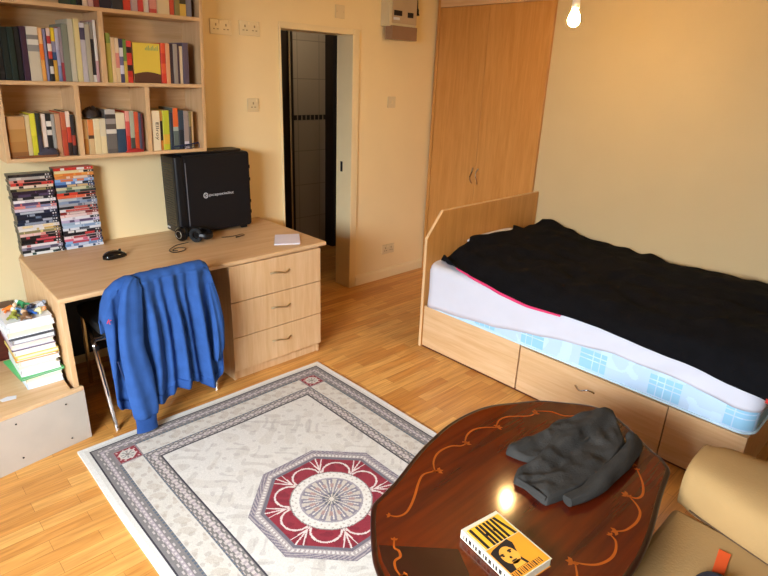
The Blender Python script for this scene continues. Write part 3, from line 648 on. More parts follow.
RS = [('white and navy', '#ccd0d8', '#283858'), ('steel blue', '#6888b0', '#b8c4d4'), ('sky blue', '#80a8d0', '#b0404c'), ('pink-red', '#d06078', '#e0c0c4'), ('white-pink', '#dccccc', '#a84048'), ('black and red', '#282024', '#c04040'), ('black and white', '#24242a', '#d8d4d0'), ('white speckled', '#d4d4d8', '#484c58'), ('pale blue', '#a8bcd0', '#8098b8'), ('light steel', '#98acc0', '#d8dce4'), ('lilac', '#b8a8c4', '#584868'), ('pearl white', '#dcd8dc', '#b8b0b8'), ('pale pink', '#dcc4c0', '#c89088'),
      ('dark red', '#7a2c2c', '#d0b8b0'), ('white', '#dcd8d8', '#c05850'), ('black mosaic', '#2c2a2e', '#b85850'), ('grey', '#9c9ca0', '#606878'), ('grey-blue', '#8898b0', '#506080'), ('pale grey', '#b8b8b8', '#8c98a8'), ('orange-red', '#d86848', '#e8c0a8'), ('red and black', '#d04030', '#282020'), ('teal-grey', '#708880', '#303838'), ('cream and green', '#c8c4a0', '#687858'), ('dark blue', '#283860', '#c8a878'), ('mid blue', '#5880b8', '#d0d8e0'), ('light blue', '#88acd8', '#d0784c'), ('orange and white', '#d88848', '#e0c8b0'), ('orange', '#e09848', '#d87838'), ('pale cream', '#dccc98', '#e0d8c0'), ('scarlet', '#c83830', '#e0d8d0')]
def stack(specs, x0, x1, yf, ztop, side):
    t = (ztop - ZD) / len(specs); z = ZD
    for i, (nm, a, b_) in enumerate(specs):
        dx = rnd.uniform(-.003, .003); dy = rnd.uniform(-.004, .004); r_ = random.Random(i * 7 + (side == 'left'))
        cut = sorted([0, 1] + [r_.uniform(.1, .9) for _ in range(4)])
        m = MB(); ca, cb = c(a), c(b_); xa, xb = x0 + dx, x1 + dx; y0, y1 = yf + dy, SB - .062 + .045
        y1 = min(y0 + .075, SB + .0)  # keeps clear of the wall
        z0, z1 = z + .0004, z + t - .0003; zin = .0012
        for k in range(len(cut) - 1):
            u, v = xa + (xb - xa) * cut[k], xa + (xb - xa) * cut[k + 1]; col = ca if k % 2 == 0 else cb
            if k == len(cut) - 2: col = c('#24242a') if r_.random() < .5 else ca
            m.quad((u, y0, z0), (v, y0, z0), (v, y0, z0 + zin), (u, y0, z0 + zin), ca)
            m.quad((u, y0, z0 + zin), (v, y0, z0 + zin), (v, y0, z1 - zin), (u, y0, z1 - zin), col)
            m.quad((u, y0, z1 - zin), (v, y0, z1 - zin), (v, y0, z1), (u, y0, z1), ca)
            m.quad((u, y0, z1), (v, y0, z1), (v, y1, z1), (u, y1, z1), ca); m.quad((u, y1, z0), (v, y1, z0), (v, y0, z0), (u, y0, z0), ca)
            m.quad((u, y1, z0), (u, y1, z1), (v, y1, z1), (v, y1, z0), c('#1c1c20'))
        m.quad((xa, y0, z0), (xa, y0, z1), (xa, y1, z1), (xa, y1, z0), c('#1c1c20')); m.quad((xb, y0, z0), (xb, y1, z0), (xb, y1, z1), (xb, y0, z1), c('#1c1c20'))
        # spine emblem dots
        for q in range(2):
            cx = xb - .014 - .012 * q; cz = (z0 + z1) / 2
            m.face([m.vert((cx + .004 * math.cos(w), y0 - .0003, cz + .0038 * math.sin(w))) for w in (2 * PI * k / 8 for k in range(8))], c('#d8d4d4') if r_.random() < .6 else cb)
        tag(m.build('dvd_case', M_['gloss']), f'{nm} DVD case, {ords[i]} from the bottom of the {side} stack', 'DVD case', 'DVD cases stacked on the desk'); z += t
stack(LS, .597, .793, 3.352, 1.165, 'left')
stack(RS, .803, .998, 3.352, 1.182, 'right')

# ------------------------------------------------------------------ computer tower
PX0, PX1, PY0, PY1, PZ0, PZ1 = 1.392, 1.882, 3.205, 3.395, .757, 1.232
pc = thing('computer_tower', (1.65, 3.3, .7365), 'black desktop computer tower standing on the desk below bookshelf', 'computer')
def rrect(x0, x1, y0, y1, r, n=5):
    P = []
    for cx, cy, a0 in ((x1 - r, y0 + r, -PI / 2), (x1 - r, y1 - r, 0), (x0 + r, y1 - r, PI / 2), (x0 + r, y0 + r, PI)):
        P += [(cx + r * math.cos(a0 + PI / 2 * k / n), cy + r * math.sin(a0 + PI / 2 * k / n)) for k in range(n + 1)]
    return P
MB().prism([(x, z) for x, z in rrect(PX0 + .045, PX1, PZ0, PZ1 - .004, .018)], PY0 + .004, PY1, axis='y').build('case_body', M_['blacksat'], pc, smooth=True)
MB().prism(rrect(PX0, PX0 + .06, PY0 - .002, PY1 + .002, .02), PZ0 + .004, PZ1 - .012).build('front_bezel', M_['black'], pc, smooth=True, bevel=.006)
m = MB()
for k in range(26): m.box(PX0 - .0012, PX0 + .004, PY0 + .03, PY1 - .03, PZ0 + .05 + k * .0145, PZ0 + .056 + k * .0145)
m.build('front_mesh', M_['blackgloss'], pc)
m = MB().prism(rrect(PX0 + .03, PX1 - .03, PY0 + .03, PY1 - .03, .02), PZ1 - .0045, PZ1 + .008); m.build('top_vent', M_['black'], pc, bevel=.003)
sd = bx(PX0 + .062, PX1 - .008, PY0, PY0 + .004, PZ0 + .012, PZ1 - .02).build('side_panel', M_['blacksat'], pc, bevel=.002)
bx(PX0 + .064, PX0 + .069, PY0 - .0015, PY0, PZ0 + .03, PZ1 - .05).build('trim_strip', plain('grey_trim', '#6a6a70', .4), sd)
for fx in (PX0 + .04, PX1 - .06):
    for fy in (PY0 + .025, PY1 - .045): MB().box(fx, fx + .04, fy, fy + .02, .7367, PZ0 + .006).build('foot', M_['black'], pc)
m = MB()
for zz in (.90, 1.04, 1.12, .83): m.box(PX1, PX1 + .012, PY0 + .015, PY0 + .03, zz, zz + .02)
m.build('thumb_screw', M_['black'], pc)
lc = hit(220, 194, Y=PY0)
mt_ = Matrix.Translation((lc.x + .012, PY0 - .0004, lc.z)) @ Matrix.Rotation(PI / 2, 4, 'X')
text_mesh('logo_lettering', 'pcspecialist', .03, M_['logo'], sd, mt_, fit=(.165, .022))
m = MB().tube([(lc.x - .094 + .013 * math.cos(t), PY0 - .0006, lc.z + .001 + .015 * math.sin(t)) for t in np.linspace(0, 2 * PI, 17)], .0026, 6, cap=False)
m.tube([(lc.x - .097, PY0 - .0006, lc.z + .007), (lc.x - .088, PY0 - .0006, lc.z + .002), (lc.x - .097, PY0 - .0006, lc.z - .006)], .0024, 6)
m.build('logo_emblem', M_['logo'], sd, smooth=True)
a = hit(171, 223, X=PX0)
MB().box(PX0 - .0022, PX0 - .0005, PY1 - .06, PY1 - .02, PZ0 + .02, PZ0 + .03).build('badge', M_['logo'], pc)

# ------------------------------------------------------------------ things on the desk
DT = .7365
ms = thing('computer_mouse', (.965, 3.08, DT), 'black computer mouse on the desk in front of DVD stacks', 'computer mouse')
def mouse_rows(k0, k1):
    rows = []
    for i in range(13):
        u = -1 + 2 * i / 12; wdt = .036 * (1 - abs(u) ** 3.2) ** .5 + .003; ht = (.036 * (1 - (u * .95 + .12) ** 2) ** .6 + .002) if abs(u * .95 + .12) < 1 else .004
        row = []
        for j in range(11):
            a = PI * (k0 + (k1 - k0) * j / 10); row.append((.965 + u * .066, 3.075 + wdt * math.cos(a) + u * .012, DT + .001 + ht * math.sin(a) ** .7))
        rows.append(row)
    return rows
m = MB(); rws = mouse_rows(0, 1); m.grid(rws); m.face([m.vert(r[0]) for r in rws] + [m.vert(r[-1]) for r in rws[::-1]])
m.build('shell', M_['blackgloss'], ms, smooth=True, angle=0)
MB().ball((.995, 3.075 + .006, DT + .035), (.008, .003, .006), 6).build('scroll_wheel', M_['black'], ms, smooth=True)
# headphones
hp = thing('headphones', (1.44, 3.13, DT), 'black over-ear headphones lying on the desk before the computer', 'headphones')
def earcup(x, y, rz):
    Mx = Matrix.Translation((x, y, DT + .045)) @ Matrix.Rotation(rz, 4, 'Z') @ Matrix.Rotation(PI / 2, 4, 'Y') 
    m = MB(); prof = [(.001, -.018), (.03, -.018), (.037, -.01), (.04, 0), (.04, .006)]
    m.grid([[Mx @ Vector((r * math.cos(t) * 1.1, r * math.sin(t), zz)) for t in (2 * PI * k / 20 for k in range(20))] for r, zz in prof], closed_u=True, cap=True)
    cup = m.build('ear_cup', M_['blackgloss'], hp, smooth=True)
    m = MB(); m.tube([Mx @ Vector((.03 * math.cos(t) * 1.1, .03 * math.sin(t), .012)) for t in np.linspace(0, 2 * PI, 20)], .011, 8, cap=False); m.build('ear_pad', M_['padblack'], cup, smooth=True)
    m = MB(); m.tube([Mx @ Vector((.022 * math.cos(t), .022 * math.sin(t), -.0185)) for t in np.linspace(0, 2 * PI, 20)], .0025, 6, cap=False); m.build('cup_ring', plain('tan_ring', '#8a8070', .3, .6), cup, smooth=True)
earcup(1.372, 3.150, .35); earcup(1.44, 3.088, .75 + PI)
pts = [Vector((1.372 + .03, 3.165, DT + .05)), Vector((1.43, 3.185, DT + .055)), Vector((1.49, 3.17, DT + .05)), Vector((1.525, 3.12, DT + .042)), Vector((1.515, 3.06, DT + .036)), Vector((1.475, 3.04, DT + .038)), Vector((1.445, 3.06, DT + .045))]
def spline(pts, n=8):
    out = []; P = [pts[0]] + list(pts) + [pts[-1]]
    for i in range(1, len(P) - 2):
        for k in range(n):
            t = k / n; a, b, c_, d = P[i - 1], P[i], P[i + 1], P[i + 2]
            out.append(.5 * ((2 * b) + (c_ - a) * t + (2 * a - 5 * b + 4 * c_ - d) * t * t + (3 * b - a - 3 * c_ + d) * t ** 3))
    return out + [Vector(pts[-1])]
MB().tube(spline(pts), .015, 8, flat=1.3).build('headband', M_['black'], hp, smooth=True)
cb = [Vector((x, y, DT + .004)) for x, y in ((1.39, 3.10), (1.364, 3.095), (1.306, 3.08), (1.235, 3.01), (1.245, 2.955), (1.30, 2.965), (1.325, 3.0), (1.29, 3.03), (1.25, 3.0), (1.27, 2.975))]
MB().tube(spline(cb), .0022, 6).build('cable', M_['black'], hp, smooth=True)
ea = thing('earphones', (1.65, 3.08, DT), 'thin dark earphone cable with small plug on desk right of headphones', 'earphones')
MB().tube(spline([Vector((1.60, 3.09, DT + .003)), Vector((1.64, 3.075, DT + .0025)), Vector((1.69, 3.075, DT + .0025)), Vector((1.735, 3.085, DT + .0025)), Vector((1.74, 3.06, DT + .0025)), Vector((1.72, 3.045, DT + .003))]), .002, 6).build('cable', M_['black'], ea, smooth=True)
MB().tube([(1.72, 3.045, DT + .005), (1.668, 3.035, DT + .005)], [.003, .0045], 8).build('plug', M_['black'], ea, smooth=True)
nb = thing('notepad', (1.885, 2.81, DT), 'small white notepad lying on the right end of desk', 'notepad')
q4 = [(1.885, 2.938), (2.02, 2.87), (1.90, 2.69), (1.765, 2.762)]
MB().prism(q4[::-1], DT + .0002, DT + .006).build('page_block', M_['paper'], nb)
MB().prism([(x + .001 * k, y) for k, (x, y) in enumerate(q4)][::-1], DT + .0062, DT + .0072).build('top_sheet', plain('pale_violet_paper', '#e6e2f4', .8, vary=.01), nb)

# ------------------------------------------------------------------ chair and hoodie
ch = thing('chair', (.99, 2.85, 0), 'black padded chair with chrome legs pushed under the desk', 'chair')
def leg(pts, nm='leg'): return MB().tube(spline([Vector(p) for p in pts], 5), .011, 10).build(nm, M_['chrome'], ch, smooth=True)
leg([(.716, 2.600, .0), (.704, 2.64, .22), (.692, 2.672, .425), (.694, 2.69, .452), (.70, 2.72, .455)])
leg([(1.272, 2.632, 0), (1.278, 2.66, .22), (1.28, 2.68, .425), (1.278, 2.70, .452), (1.272, 2.73, .455)])
leg([(.77, 3.16, 0), (.765, 3.10, .40), (.765, 3.07, .445), (.765, 3.04, .455)])
leg([(1.21, 3.16, 0), (1.215, 3.10, .40), (1.215, 3.07, .445), (1.215, 3.04, .455)])
for x0, x1 in ((.70, .765), (1.272, 1.215)): MB().tube([(x0, 2.715, .455), (x0 * .5 + x1 * .5, 2.88, .455), (x1, 3.05, .455)], .0105, 10).build('seat_rail', M_['chrome'], ch, smooth=True)
MB().tube([(.70, 2.72, .455), (1.272, 2.72, .455)], .0105, 10).build('seat_rail', M_['chrome'], ch, smooth=True)
MB().prism(rrect(.735, 1.245, 2.69, 3.11, .05), .466, .512).build('seat', M_['padblack'], ch, smooth=True, bevel=.012, seg=3)
for x, s in ((.785, 1), (1.185, -1)):
    MB().tube(spline([Vector((x - s * .01, 2.735, .455)), Vector((x - s * .01, 2.67, .47)), Vector((x, 2.60, .56)), Vector((x, 2.555, .76))], 6), .0105, 10).build('back_post', M_['chrome'], ch, smooth=True)
MB().prism([(x, z) for x, z in rrect(.765, 1.20, .56, .782, .04)], 2.532, 2.556, axis='y').build('backrest', M_['padblack'], ch, smooth=True, bevel=.008)
bx(.689, .705, 2.655, 2.672, .425, .447).build('rubber_cap', M_['black'], ch)

hd = thing('hoodie', (.99, 2.53, .8), 'bright blue hooded sweatshirt draped over the back of the chair', 'hoodie')
hx = [.70, .72, .753, .80, .88, .924, .967, .986, 1.038, 1.072, 1.11, 1.125, 1.183, 1.213, 1.240, 1.258]
hz = [.205, .175, .155, .15, .155, .148, .165, .19, .185, .195, .19, .165, .13, .149, .198, .33]
txs = [.70, .715, .74, .785, .83, 1.19, 1.215, 1.235, 1.258]
tzs = [.62, .70, .755, .792, .805, .812, .795, .715, .58]
RID = [(.72, .018, .022), (.79, .022, .012), (.90, .028, .042), (.965, .017, .024), (1.03, .022, .048), (1.085, .014, .022), (1.155, .024, .050), (1.235, .022, .022)]
def fold(x, z):
    a = smoothstep(.80, .5, z); xx = x + .035 * (.8 - z) * (.98 - x) * 0 + .012 * math.sin(z * 6 + x * 9) + (.05 * (x - .95)) * (z - .45)
    d = sum(h * math.exp(-((xx - p) / w_) ** 2) for p, w_, h in RID)
    return (.30 + .85 * a) * d + .004 * noise.noise((x * 22, z * 12, 1)) + .003 * noise.noise((x * 50, z * 30, 5))
NXH = 150
cols_front = []
for i in range(NXH + 1):
    x = .70 + .558 * i / NXH; tz = interp(x, txs, tzs); bz = interp(x, hx, hz) + .004 * math.sin(x * 60); col_ = []
    for z in np.linspace(bz, tz - .03, 60):
        col_.append((x, 2.508 - fold(x, z), float(z)))
    for a in np.linspace(0, PI, 9)[0:]:
        cy = 2.541; r = .033
        col_.append((x, cy - (r + .5 * fold(x, tz)) * math.cos(a), tz - .03 + .03 * math.sin(a) + .004 * noise.noise((x * 18, a, 2))))
    for z in np.linspace(tz - .05, max(tz - .26, .54), 10):
        col_.append((x, 2.576 + .25 * fold(x, z), float(z)))
    cols_front.append(col_)
MB().grid(cols_front).build('body', M_['hood'], hd, smooth=True, solid=.006, angle=0)
# waistband
def band(xa, xb, h=.05, name='waistband'):
    rows = []
    for x in np.linspace(xa, xb, max(6, int((xb - xa) * 220))):
        bz = interp(x, hx, hz) + .004 * math.sin(x * 60)
        rows.append([(x, 2.508 - fold(x, bz) - .0065 + .002 * math.sin(x * 900) * 0, bz - .004 + h * t) for t in np.linspace(0, 1, 5)])
    return MB().grid(rows).build(name, M_['hoodrib'], hd, smooth=True, solid=.005, angle=0)
band(.702, 1.256)
def sleeve(path, rad, depth, cuff):
    pts = spline([Vector(p) for p in path], 8); n = len(pts); rows = []
    for i, p in enumerate(pts):
        t = i / (n - 1); r = interp(t, [k / (len(rad) - 1) for k in range(len(rad))], rad)
        d = (pts[min(i + 1, n - 1)] - pts[max(i - 1, 0)]).normalized(); side = Vector((-d.z, 0, d.x)).normalized()
        if side.x < 0: side = -side
        row = []
        for k in range(36):
            a = 2 * PI * k / 36
            w_ = r * (1 + .10 * noise.noise((math.cos(a) * 1.5, math.sin(a) * 1.5, t * 7 + path[0][0] * 5)))
            q = p + side * (w_ * math.cos(a)) + Vector((0, -1, 0)) * (depth * (math.sin(a) + .22 * math.sin(3 * a + t * 2) + .12 * math.sin(5 * a + t * 5)))
            row.append(q)
        rows.append(row)
    m = MB(); m.grid(rows, closed_u=True, cap=True); sl = m.build('sleeve', M_['hood'], hd, smooth=True, angle=0)
    if cuff:
        a, b_ = Vector(path[-1]), Vector(cuff); rows = []
        for t in np.linspace(0, 1, 6):
            p = a + (b_ - a) * t; r = rad[-1] * (.93 - .05 * math.sin(PI * t))
            rows.append([(p.x + r * math.cos(w), p.y - depth * .8 * math.sin(w), p.z) for w in (2 * PI * k / 60 for k in range(60))])
        MB().grid(rows, closed_u=True, cap=True).build('cuff', M_['hoodrib'], sl, smooth=True, angle=.8)
    return sl
sleeve([(.862, 2.516, .803), (.838, 2.494, .765), (.812, 2.478, .66), (.792, 2.462, .50), (.800, 2.452, .34), (.812, 2.452, .20), (.812, 2.455, .115)], [.012, .042, .052, .056, .062, .066, .056], .026, (.812, 2.458, .035))
sleeve([(1.215, 2.505, .70), (1.222, 2.482, .60), (1.226, 2.466, .46), (1.222, 2.472, .34), (1.212, 2.49, .27)], [.014, .026, .03, .028, .014], .02, None)
# pocket opening and sleeve emblem on the left panel
pk = [(hit(x, y, Y=2.472)) for x, y in ((118, 362), (121, 370), (124, 378), (128, 384), (131, 388))]
MB().tube(spline(pk, 6), .004, 8, flat=1.6).build('pocket_edge', M_['seam'], hd, smooth=True)
e = hit(109, 322, Y=2.472)
text_mesh('emblem', 'K', .03, plain('red_embroidery', '#c8384a', .8), hd, Matrix.Translation((e.x, 2.470, e.z)) @ Matrix.Rotation(PI / 2, 4, 'X') @ Matrix.Rotation(-.5, 4, 'Z'), depth=.001)

# ------------------------------------------------------------------ rug
RX0, RX1, RY0, RY1 = .507, 1.905, .49, 2.53
def hexv(h): return np.array(c(h)[:3])
def rug():
    nx, ny = 392, 572
    xs = np.linspace(RX0, RX1, nx + 1); ys = np.linspace(RY0, RY1, ny + 1)
    xc, yc = (xs[1:] + xs[:-1]) / 2, (ys[1:] + ys[:-1]) / 2
    U, V = np.meshgrid(xc - (RX0 + RX1) / 2, yc - (RY0 + RY1) / 2)
    hw, hh = (RX1 - RX0) / 2, (RY1 - RY0) / 2
    du, dv_ = hw - np.abs(U), hh - np.abs(V); d = np.minimum(du, dv_)
    s = np.where(du < dv_, V, U)                       # run along the border
    rs = np.random.RandomState(3)
    col = np.empty(U.shape + (3,)); col[:] = hexv('#d2cdc4')
    def blot(f, ph=0): return np.sin(U * f + 2.1 * np.sin(V * f * .63 + ph)) * np.sin(V * f * .9 + 1.7 * np.sin(U * f * .71 + 1 + ph))
    def put(mask, h, a=1.0): col[mask] = col[mask] * (1 - a) + hexv(h) * a
    put(blot(26) > .45, '#c4bcb0', .5); put(blot(41, 2) > .6, '#b7afa5', .5); put(blot(60, 4) > .72, '#a79f98', .4)
    put(d < .285, '#77726f')
    chk = (np.sin(s * 260) > 0)
    put((d > .225) & (d < .283) & (np.sin(s * 150) * np.sin(d * 330) > .2), '#b9aea6'); put((d > .245) & (d < .262), '#a4989a'); put((d > .247) & (d < .26) & chk, '#c6bab2')
    put((d > .279) & (d < .287), '#38343c')
    put((d > .216) & (d < .226) & (np.sin(s * 330) > -.2), '#5b6470')
    put((d > .122) & (d < .216), '#cbc5ba'); cr = (d > .126) & (d < .212)
    put(cr & (np.sin(s * 48) * np.sin((d - .17) * 60 + np.sin(s * 24) * 2) > .25), '#b4a797', .5); put(cr & (np.sin(s * 96 + 1) * np.cos((d - .17) * 75) > .55), '#a59a90', .5)
    put((d > .112) & (d < .122) & (np.sin(s * 330) > -.2), '#59626e')
    put((d > .046) & (d < .112), '#7c7775'); put((d > .06) & (d < .10) & (np.sin(s * 150) * np.sin(d * 300 + 1) > .15), '#b7aca6'); put((d > .075) & (d < .088), '#a2969a'); put((d > .077) & (d < .086) & chk, '#c8beb6')
    put(d < .046, '#d0ccc4'); put((d > .038) & (d < .046), '#37333a')
    put(d < .02, '#dcd9d2')
    # corner rosettes
    cu, cv = du - .168, dv_ - .168; m_ = np.maximum(np.abs(cu), np.abs(cv)); r = np.hypot(cu, cv)
    put(m_ < .056, '#86797a'); put(m_ < .048, '#8a3038'); put((m_ < .048) & (np.sin(cu * 210) * np.sin(cv * 210) > .55), '#c9a9a2')
    put((m_ < .036) & (np.abs(cu) + np.abs(cv) < .052), '#c9c0b4'); put((r < .03) & (np.sin(np.arctan2(cv, cu) * 8) > .2), '#8b8a88'); put(r < .009, '#8a8078')
    # octagonal medallion
    oc = np.maximum(np.maximum(np.abs(U), np.abs(V)), (np.abs(U) + np.abs(V)) * .7071); th = np.arctan2(V, U); r = np.hypot(U, V)
    put(oc < .322, '#77707a'); put((oc < .318) & (oc > .298) & (np.sin(r * 500 + th * 60) > .1), '#a79c9c')
    put((oc < .298) & (oc > .276), '#a59a98'); put((oc < .293) & (oc > .281) & (np.sin(th * 110) > -.1), '#d4ccc2')
    put((oc < .276) & (oc > .262), '#6e6870'); put(oc < .262, '#8c2a36'); put((oc < .262) & (oc > .172) & (blot(70, 1) > .3), '#7a2430', .8)
    # white scallop garlands between the octagon and the disc
    t8 = (th + PI / 8) % (PI / 4) - PI / 8; t8b = th % (PI / 4) - PI / 8
    gx, gy = r * np.sin(t8), r * np.cos(t8)
    arc = np.abs(np.hypot(gx, gy - .178) - .062); put((oc < .256) & (r > .178) & (arc < .0042), '#d8c9c2')
    hx_, hy_ = r * np.sin(t8b), r * np.cos(t8b)
    put((oc < .262) & (r > .17) & (np.abs(hx_) < .003 + .10 * np.maximum(0, .012 - np.abs(hy_ - .205))), '#d8c9c2')
    put((oc < .262) & (r > .195) & (np.abs(np.abs(hx_) - (hy_ - .195) * .38) < .003), '#d8c9c2')
    put(r < .176, '#8d8580'); put(r < .171, '#dad5cc'); put((r < .171) & (r > .142) & (np.sin(th * 32) * np.sin(r * 220) > .6), '#b9afa4')
    put(r < .136, '#c4b9ab'); put((r < .136) & (r > .128), '#9d949a')
    pet = np.abs(np.sin(th * 8)) ; put((r < .128) & (r > .03) & (pet > .35 + r * 2.2) , '#847e88'); put((r < .120) & (r > .05) & (np.abs(np.sin(th * 8 + PI / 2)) < .2) , '#d8cfc2')
    put((np.abs(r - .085) < .012) & (np.sin(th * 16) > .2), '#a88a84'); put((r < .04) & (np.sin(th * 12) > 0), '#5f6068'); put(r < .012, '#cfc4b6')
    nz = rs.normal(1, .05, U.shape)[..., None]; col = np.clip(col * nz * .9, 0, 1)
    # slightly wavy edges
    VX, VY = np.meshgrid(xs, ys)
    top = np.stack([VX + .003 * np.sin(VY * 7) * (VX - 1.2), VY + .002 * np.sin(VX * 9), np.full(VX.shape, .011)], -1).reshape(-1, 3)
    idx = np.arange((nx + 1) * (ny + 1)).reshape(ny + 1, nx + 1)
    f = np.stack([idx[:-1, :-1], idx[:-1, 1:], idx[1:, 1:], idx[1:, :-1]], -1).reshape(-1, 4)
    edge = np.concatenate([idx[0, :], idx[1:, -1], idx[-1, -2::-1], idx[-2:0:-1, 0]]); n0 = len(top)
    lowv = top[edge].copy(); lowv[:, 2] = .0006; k = len(edge)
    sf = np.stack([edge, n0 + np.arange(k), n0 + (np.arange(k) + 1) % k, np.roll(edge, -1)], -1)
    verts = np.concatenate([top, lowv]); faces = np.concatenate([f, sf])
    me = bpy.data.meshes.new('rug'); me.from_pydata(verts.tolist(), [], faces.tolist())
    fc = np.concatenate([col.reshape(-1, 3), np.tile(hexv('#d6d2ca'), (k, 1))]); fc = np.concatenate([fc, np.ones((len(fc), 1))], 1).astype(np.float32)
    at = me.attributes.new('Col', 'FLOAT_COLOR', 'CORNER'); at.data.foreach_set('color', np.repeat(fc, 4, axis=0).ravel())
    me.materials.append(M_['rugm']); o = bpy.data.objects.new('rug', me); C.objects.link(o)
    return tag(o, 'cream patterned rug with red octagonal medallion on the wood floor', 'rug')
rug()

# ------------------------------------------------------------------ coffee table
TC = Vector((1.375, .715)); TZ = .50
half = [(1.98, .737), (1.967, .814), (1.909, .892), (1.843, .966), (1.752, 1.024), (1.656, 1.076), (1.555, 1.098), (1.428, 1.099), (1.304, 1.078), (1.202, 1.052), (1.076, 1.010), (.989, .988), (.935, .974), (.888, .931), (.838, .874), (.79, .81),
        (.762, .735), (.772, .66), (.815, .57), (.88, .49), (.975, .42), (1.08, .365), (1.19, .338), (1.29, .334), (1.40, .345), (1.50, .366), (1.647, .402), (1.738, .421), (1.80, .438), (1.842, .481), (1.867, .533), (1.934, .636)]
P2 = [Vector((x, y, 0)) for x, y in half]; N_ = len(P2); ol = []
for i in range(N_):
    a, b_, c_, d = P2[i - 1], P2[i], P2[(i + 1) % N_], P2[(i + 2) % N_]
    for k in range(6):
        t = k / 6; q = .5 * ((2 * b_) + (c_ - a) * t + (2 * a - 5 * b_ + 4 * c_ - d) * t * t + (3 * b_ - a - 3 * c_ + d) * t ** 3); ol.append(q.xy)
tb = thing('coffee_table', (TC.x, TC.y, .011), 'oval scalloped mahogany coffee table with orange scroll inlay', 'coffee table')
def off(d): 
    out = []
    for i, p in enumerate(ol):
        tng = (ol[(i + 1) % len(ol)] - ol[i - 1]).normalized(); out.append(p + Vector((-tng.y, tng.x)) * d)   # inward for counter-clockwise outline
    return out
m = MB(); m.grid([[(p.x, p.y, z_) for p in off(d_)] for d_, z_ in ((.016, TZ - .032), (.016, TZ - .004), (.016, TZ), )], closed_u=True, cap=True); m.build('tabletop', M_['mahog'], tb, smooth=True, angle=.5)
m = MB(); m.grid([[(p.x, p.y, z_) for p in off(d_)] for d_, z_ in ((.0155, TZ - .031), (.006, TZ - .028), (.010, TZ - .018), (.001, TZ - .012), (0, TZ - .004), (.004, TZ), (.010, TZ + .0012), (.0155, TZ + .0004))], closed_u=True); m.build('edge_moulding', M_['mahogdark'], tb, smooth=True, angle=0)
m = MB(); m.grid([[(p.x, p.y, z_) for p in off(.10)] for z_ in (TZ - .095, TZ - .033)], closed_u=True, cap=True); m.build('apron', M_['mahogdark'], tb, smooth=True, angle=.5)
def ribbon(m, pts, w_, z_):
    pts = spline([Vector((x, y, z_)) for x, y in pts], 6); a, b_ = [], []
    for i, p in enumerate(pts):
        d = (pts[min(i + 1, len(pts) - 1)] - pts[max(i - 1, 0)]).normalized(); n_ = Vector((-d.y, d.x, 0)); k = w_ * (.55 + .45 * math.sin(PI * i / (len(pts) - 1)))
        a.append(p + n_ * k); b_.append(p - n_ * k)
    m.grid([a, b_])
    def leafy(p, d, s):
        for ang_ in (-.9, 0, .9):
            q = Vector((d.x * math.cos(ang_) - d.y * math.sin(ang_), d.x * math.sin(ang_) + d.y * math.cos(ang_), 0)); n_ = Vector((-q.y, q.x, 0))
            m.face([m.vert(v) for v in (p - q * s * .2, p + q * s * .5 + n_ * s * .28, p + q * s, p + q * s * .5 - n_ * s * .28)])
    leafy(pts[-1], (pts[-1] - pts[-3]).normalized(), .02); leafy(pts[0], (pts[0] - pts[2]).normalized(), .013)
IN = [[(.942, .905), (.956, .888), (.982, .882), (1.016, .893), (1.06, .917), (1.104, .945), (1.145, .964), (1.175, .958), (1.198, .946)],
      [(1.194, .956), (1.221, .985), (1.259, 1.005), (1.299, 1.01), (1.336, 1.002), (1.36, .982), (1.384, .978)],
      [(1.391, .988), (1.428, 1.008), (1.473, 1.013), (1.515, .995), (1.552, .964)], [(1.56, .975), (1.599, .988), (1.643, .979), (1.708, .93), (1.74, .925)],
      [(1.76, .93), (1.80, .89), (1.815, .84), (1.86, .80), (1.875, .74)], [(1.86, .73), (1.85, .68), (1.80, .65), (1.79, .60), (1.73, .54)],
      [(1.71, .51), (1.657, .47), (1.603, .447), (1.57, .453), (1.563, .478)], [(1.561, .469), (1.54, .436), (1.513, .416), (1.468, .408), (1.416, .415), (1.391, .43)],
      [(1.363, .435), (1.351, .415), (1.315, .399), (1.277, .397), (1.237, .41), (1.211, .433), (1.193, .46)], [(.885, .83), (.867, .811), (.869, .796), (.858, .779), (.837, .778), (.821, .759), (.815, .735)],
      [(1.19, .45), (1.14, .42), (1.08, .43), (1.05, .47), (1.0, .48)], [(.99, .49), (.95, .50), (.92, .54), (.90, .57), (.87, .60)], [(.865, .61), (.84, .64), (.85, .68), (.825, .72)]]
m = MB()
for k in IN: ribbon(m, k, .0038, TZ + .0009)
m.build('inlay', M_['inlay'], tb)
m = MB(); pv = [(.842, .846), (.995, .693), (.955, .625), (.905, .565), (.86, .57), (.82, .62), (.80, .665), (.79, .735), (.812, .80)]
m.prism(pv[::-1], TZ - .001, TZ + .0004); m.build('dark_panel', M_['darkpanel'], tb)  # darker polygon laid over the left end of the top
# pedestal and legs
m = MB(); m.lathe([(.05, .40), (.06, .37), (.035, .33), (.055, .25), (.07, .19), (.05, .14), (.03, .12)], TC.x, TC.y, 28); m.build('pedestal', M_['mahogdark'], tb, smooth=True)
for k in range(4):
    a = PI / 4 + k * PI / 2 + .0; ux, uy = math.cos(a) * 1.15, math.sin(a) * .85
    pts = spline([Vector((TC.x + ux * r_, TC.y + uy * r_, z_)) for r_, z_ in ((.03, .20), (.12, .19), (.2, .11), (.27, .045), (.33, .035))], 6)
    MB().tube(pts, [.028 - .010 * i / (len(pts) - 1) for i in range(len(pts))], 10).build('leg', M_['mahogdark'], tb, smooth=True)
    MB().lathe([(.014, .0115), (.022, .018), (.022, .03), (.012, .04)], TC.x + ux * .33, TC.y + uy * .33, 14).build('foot', M_['mahogdark'], tb, smooth=True)

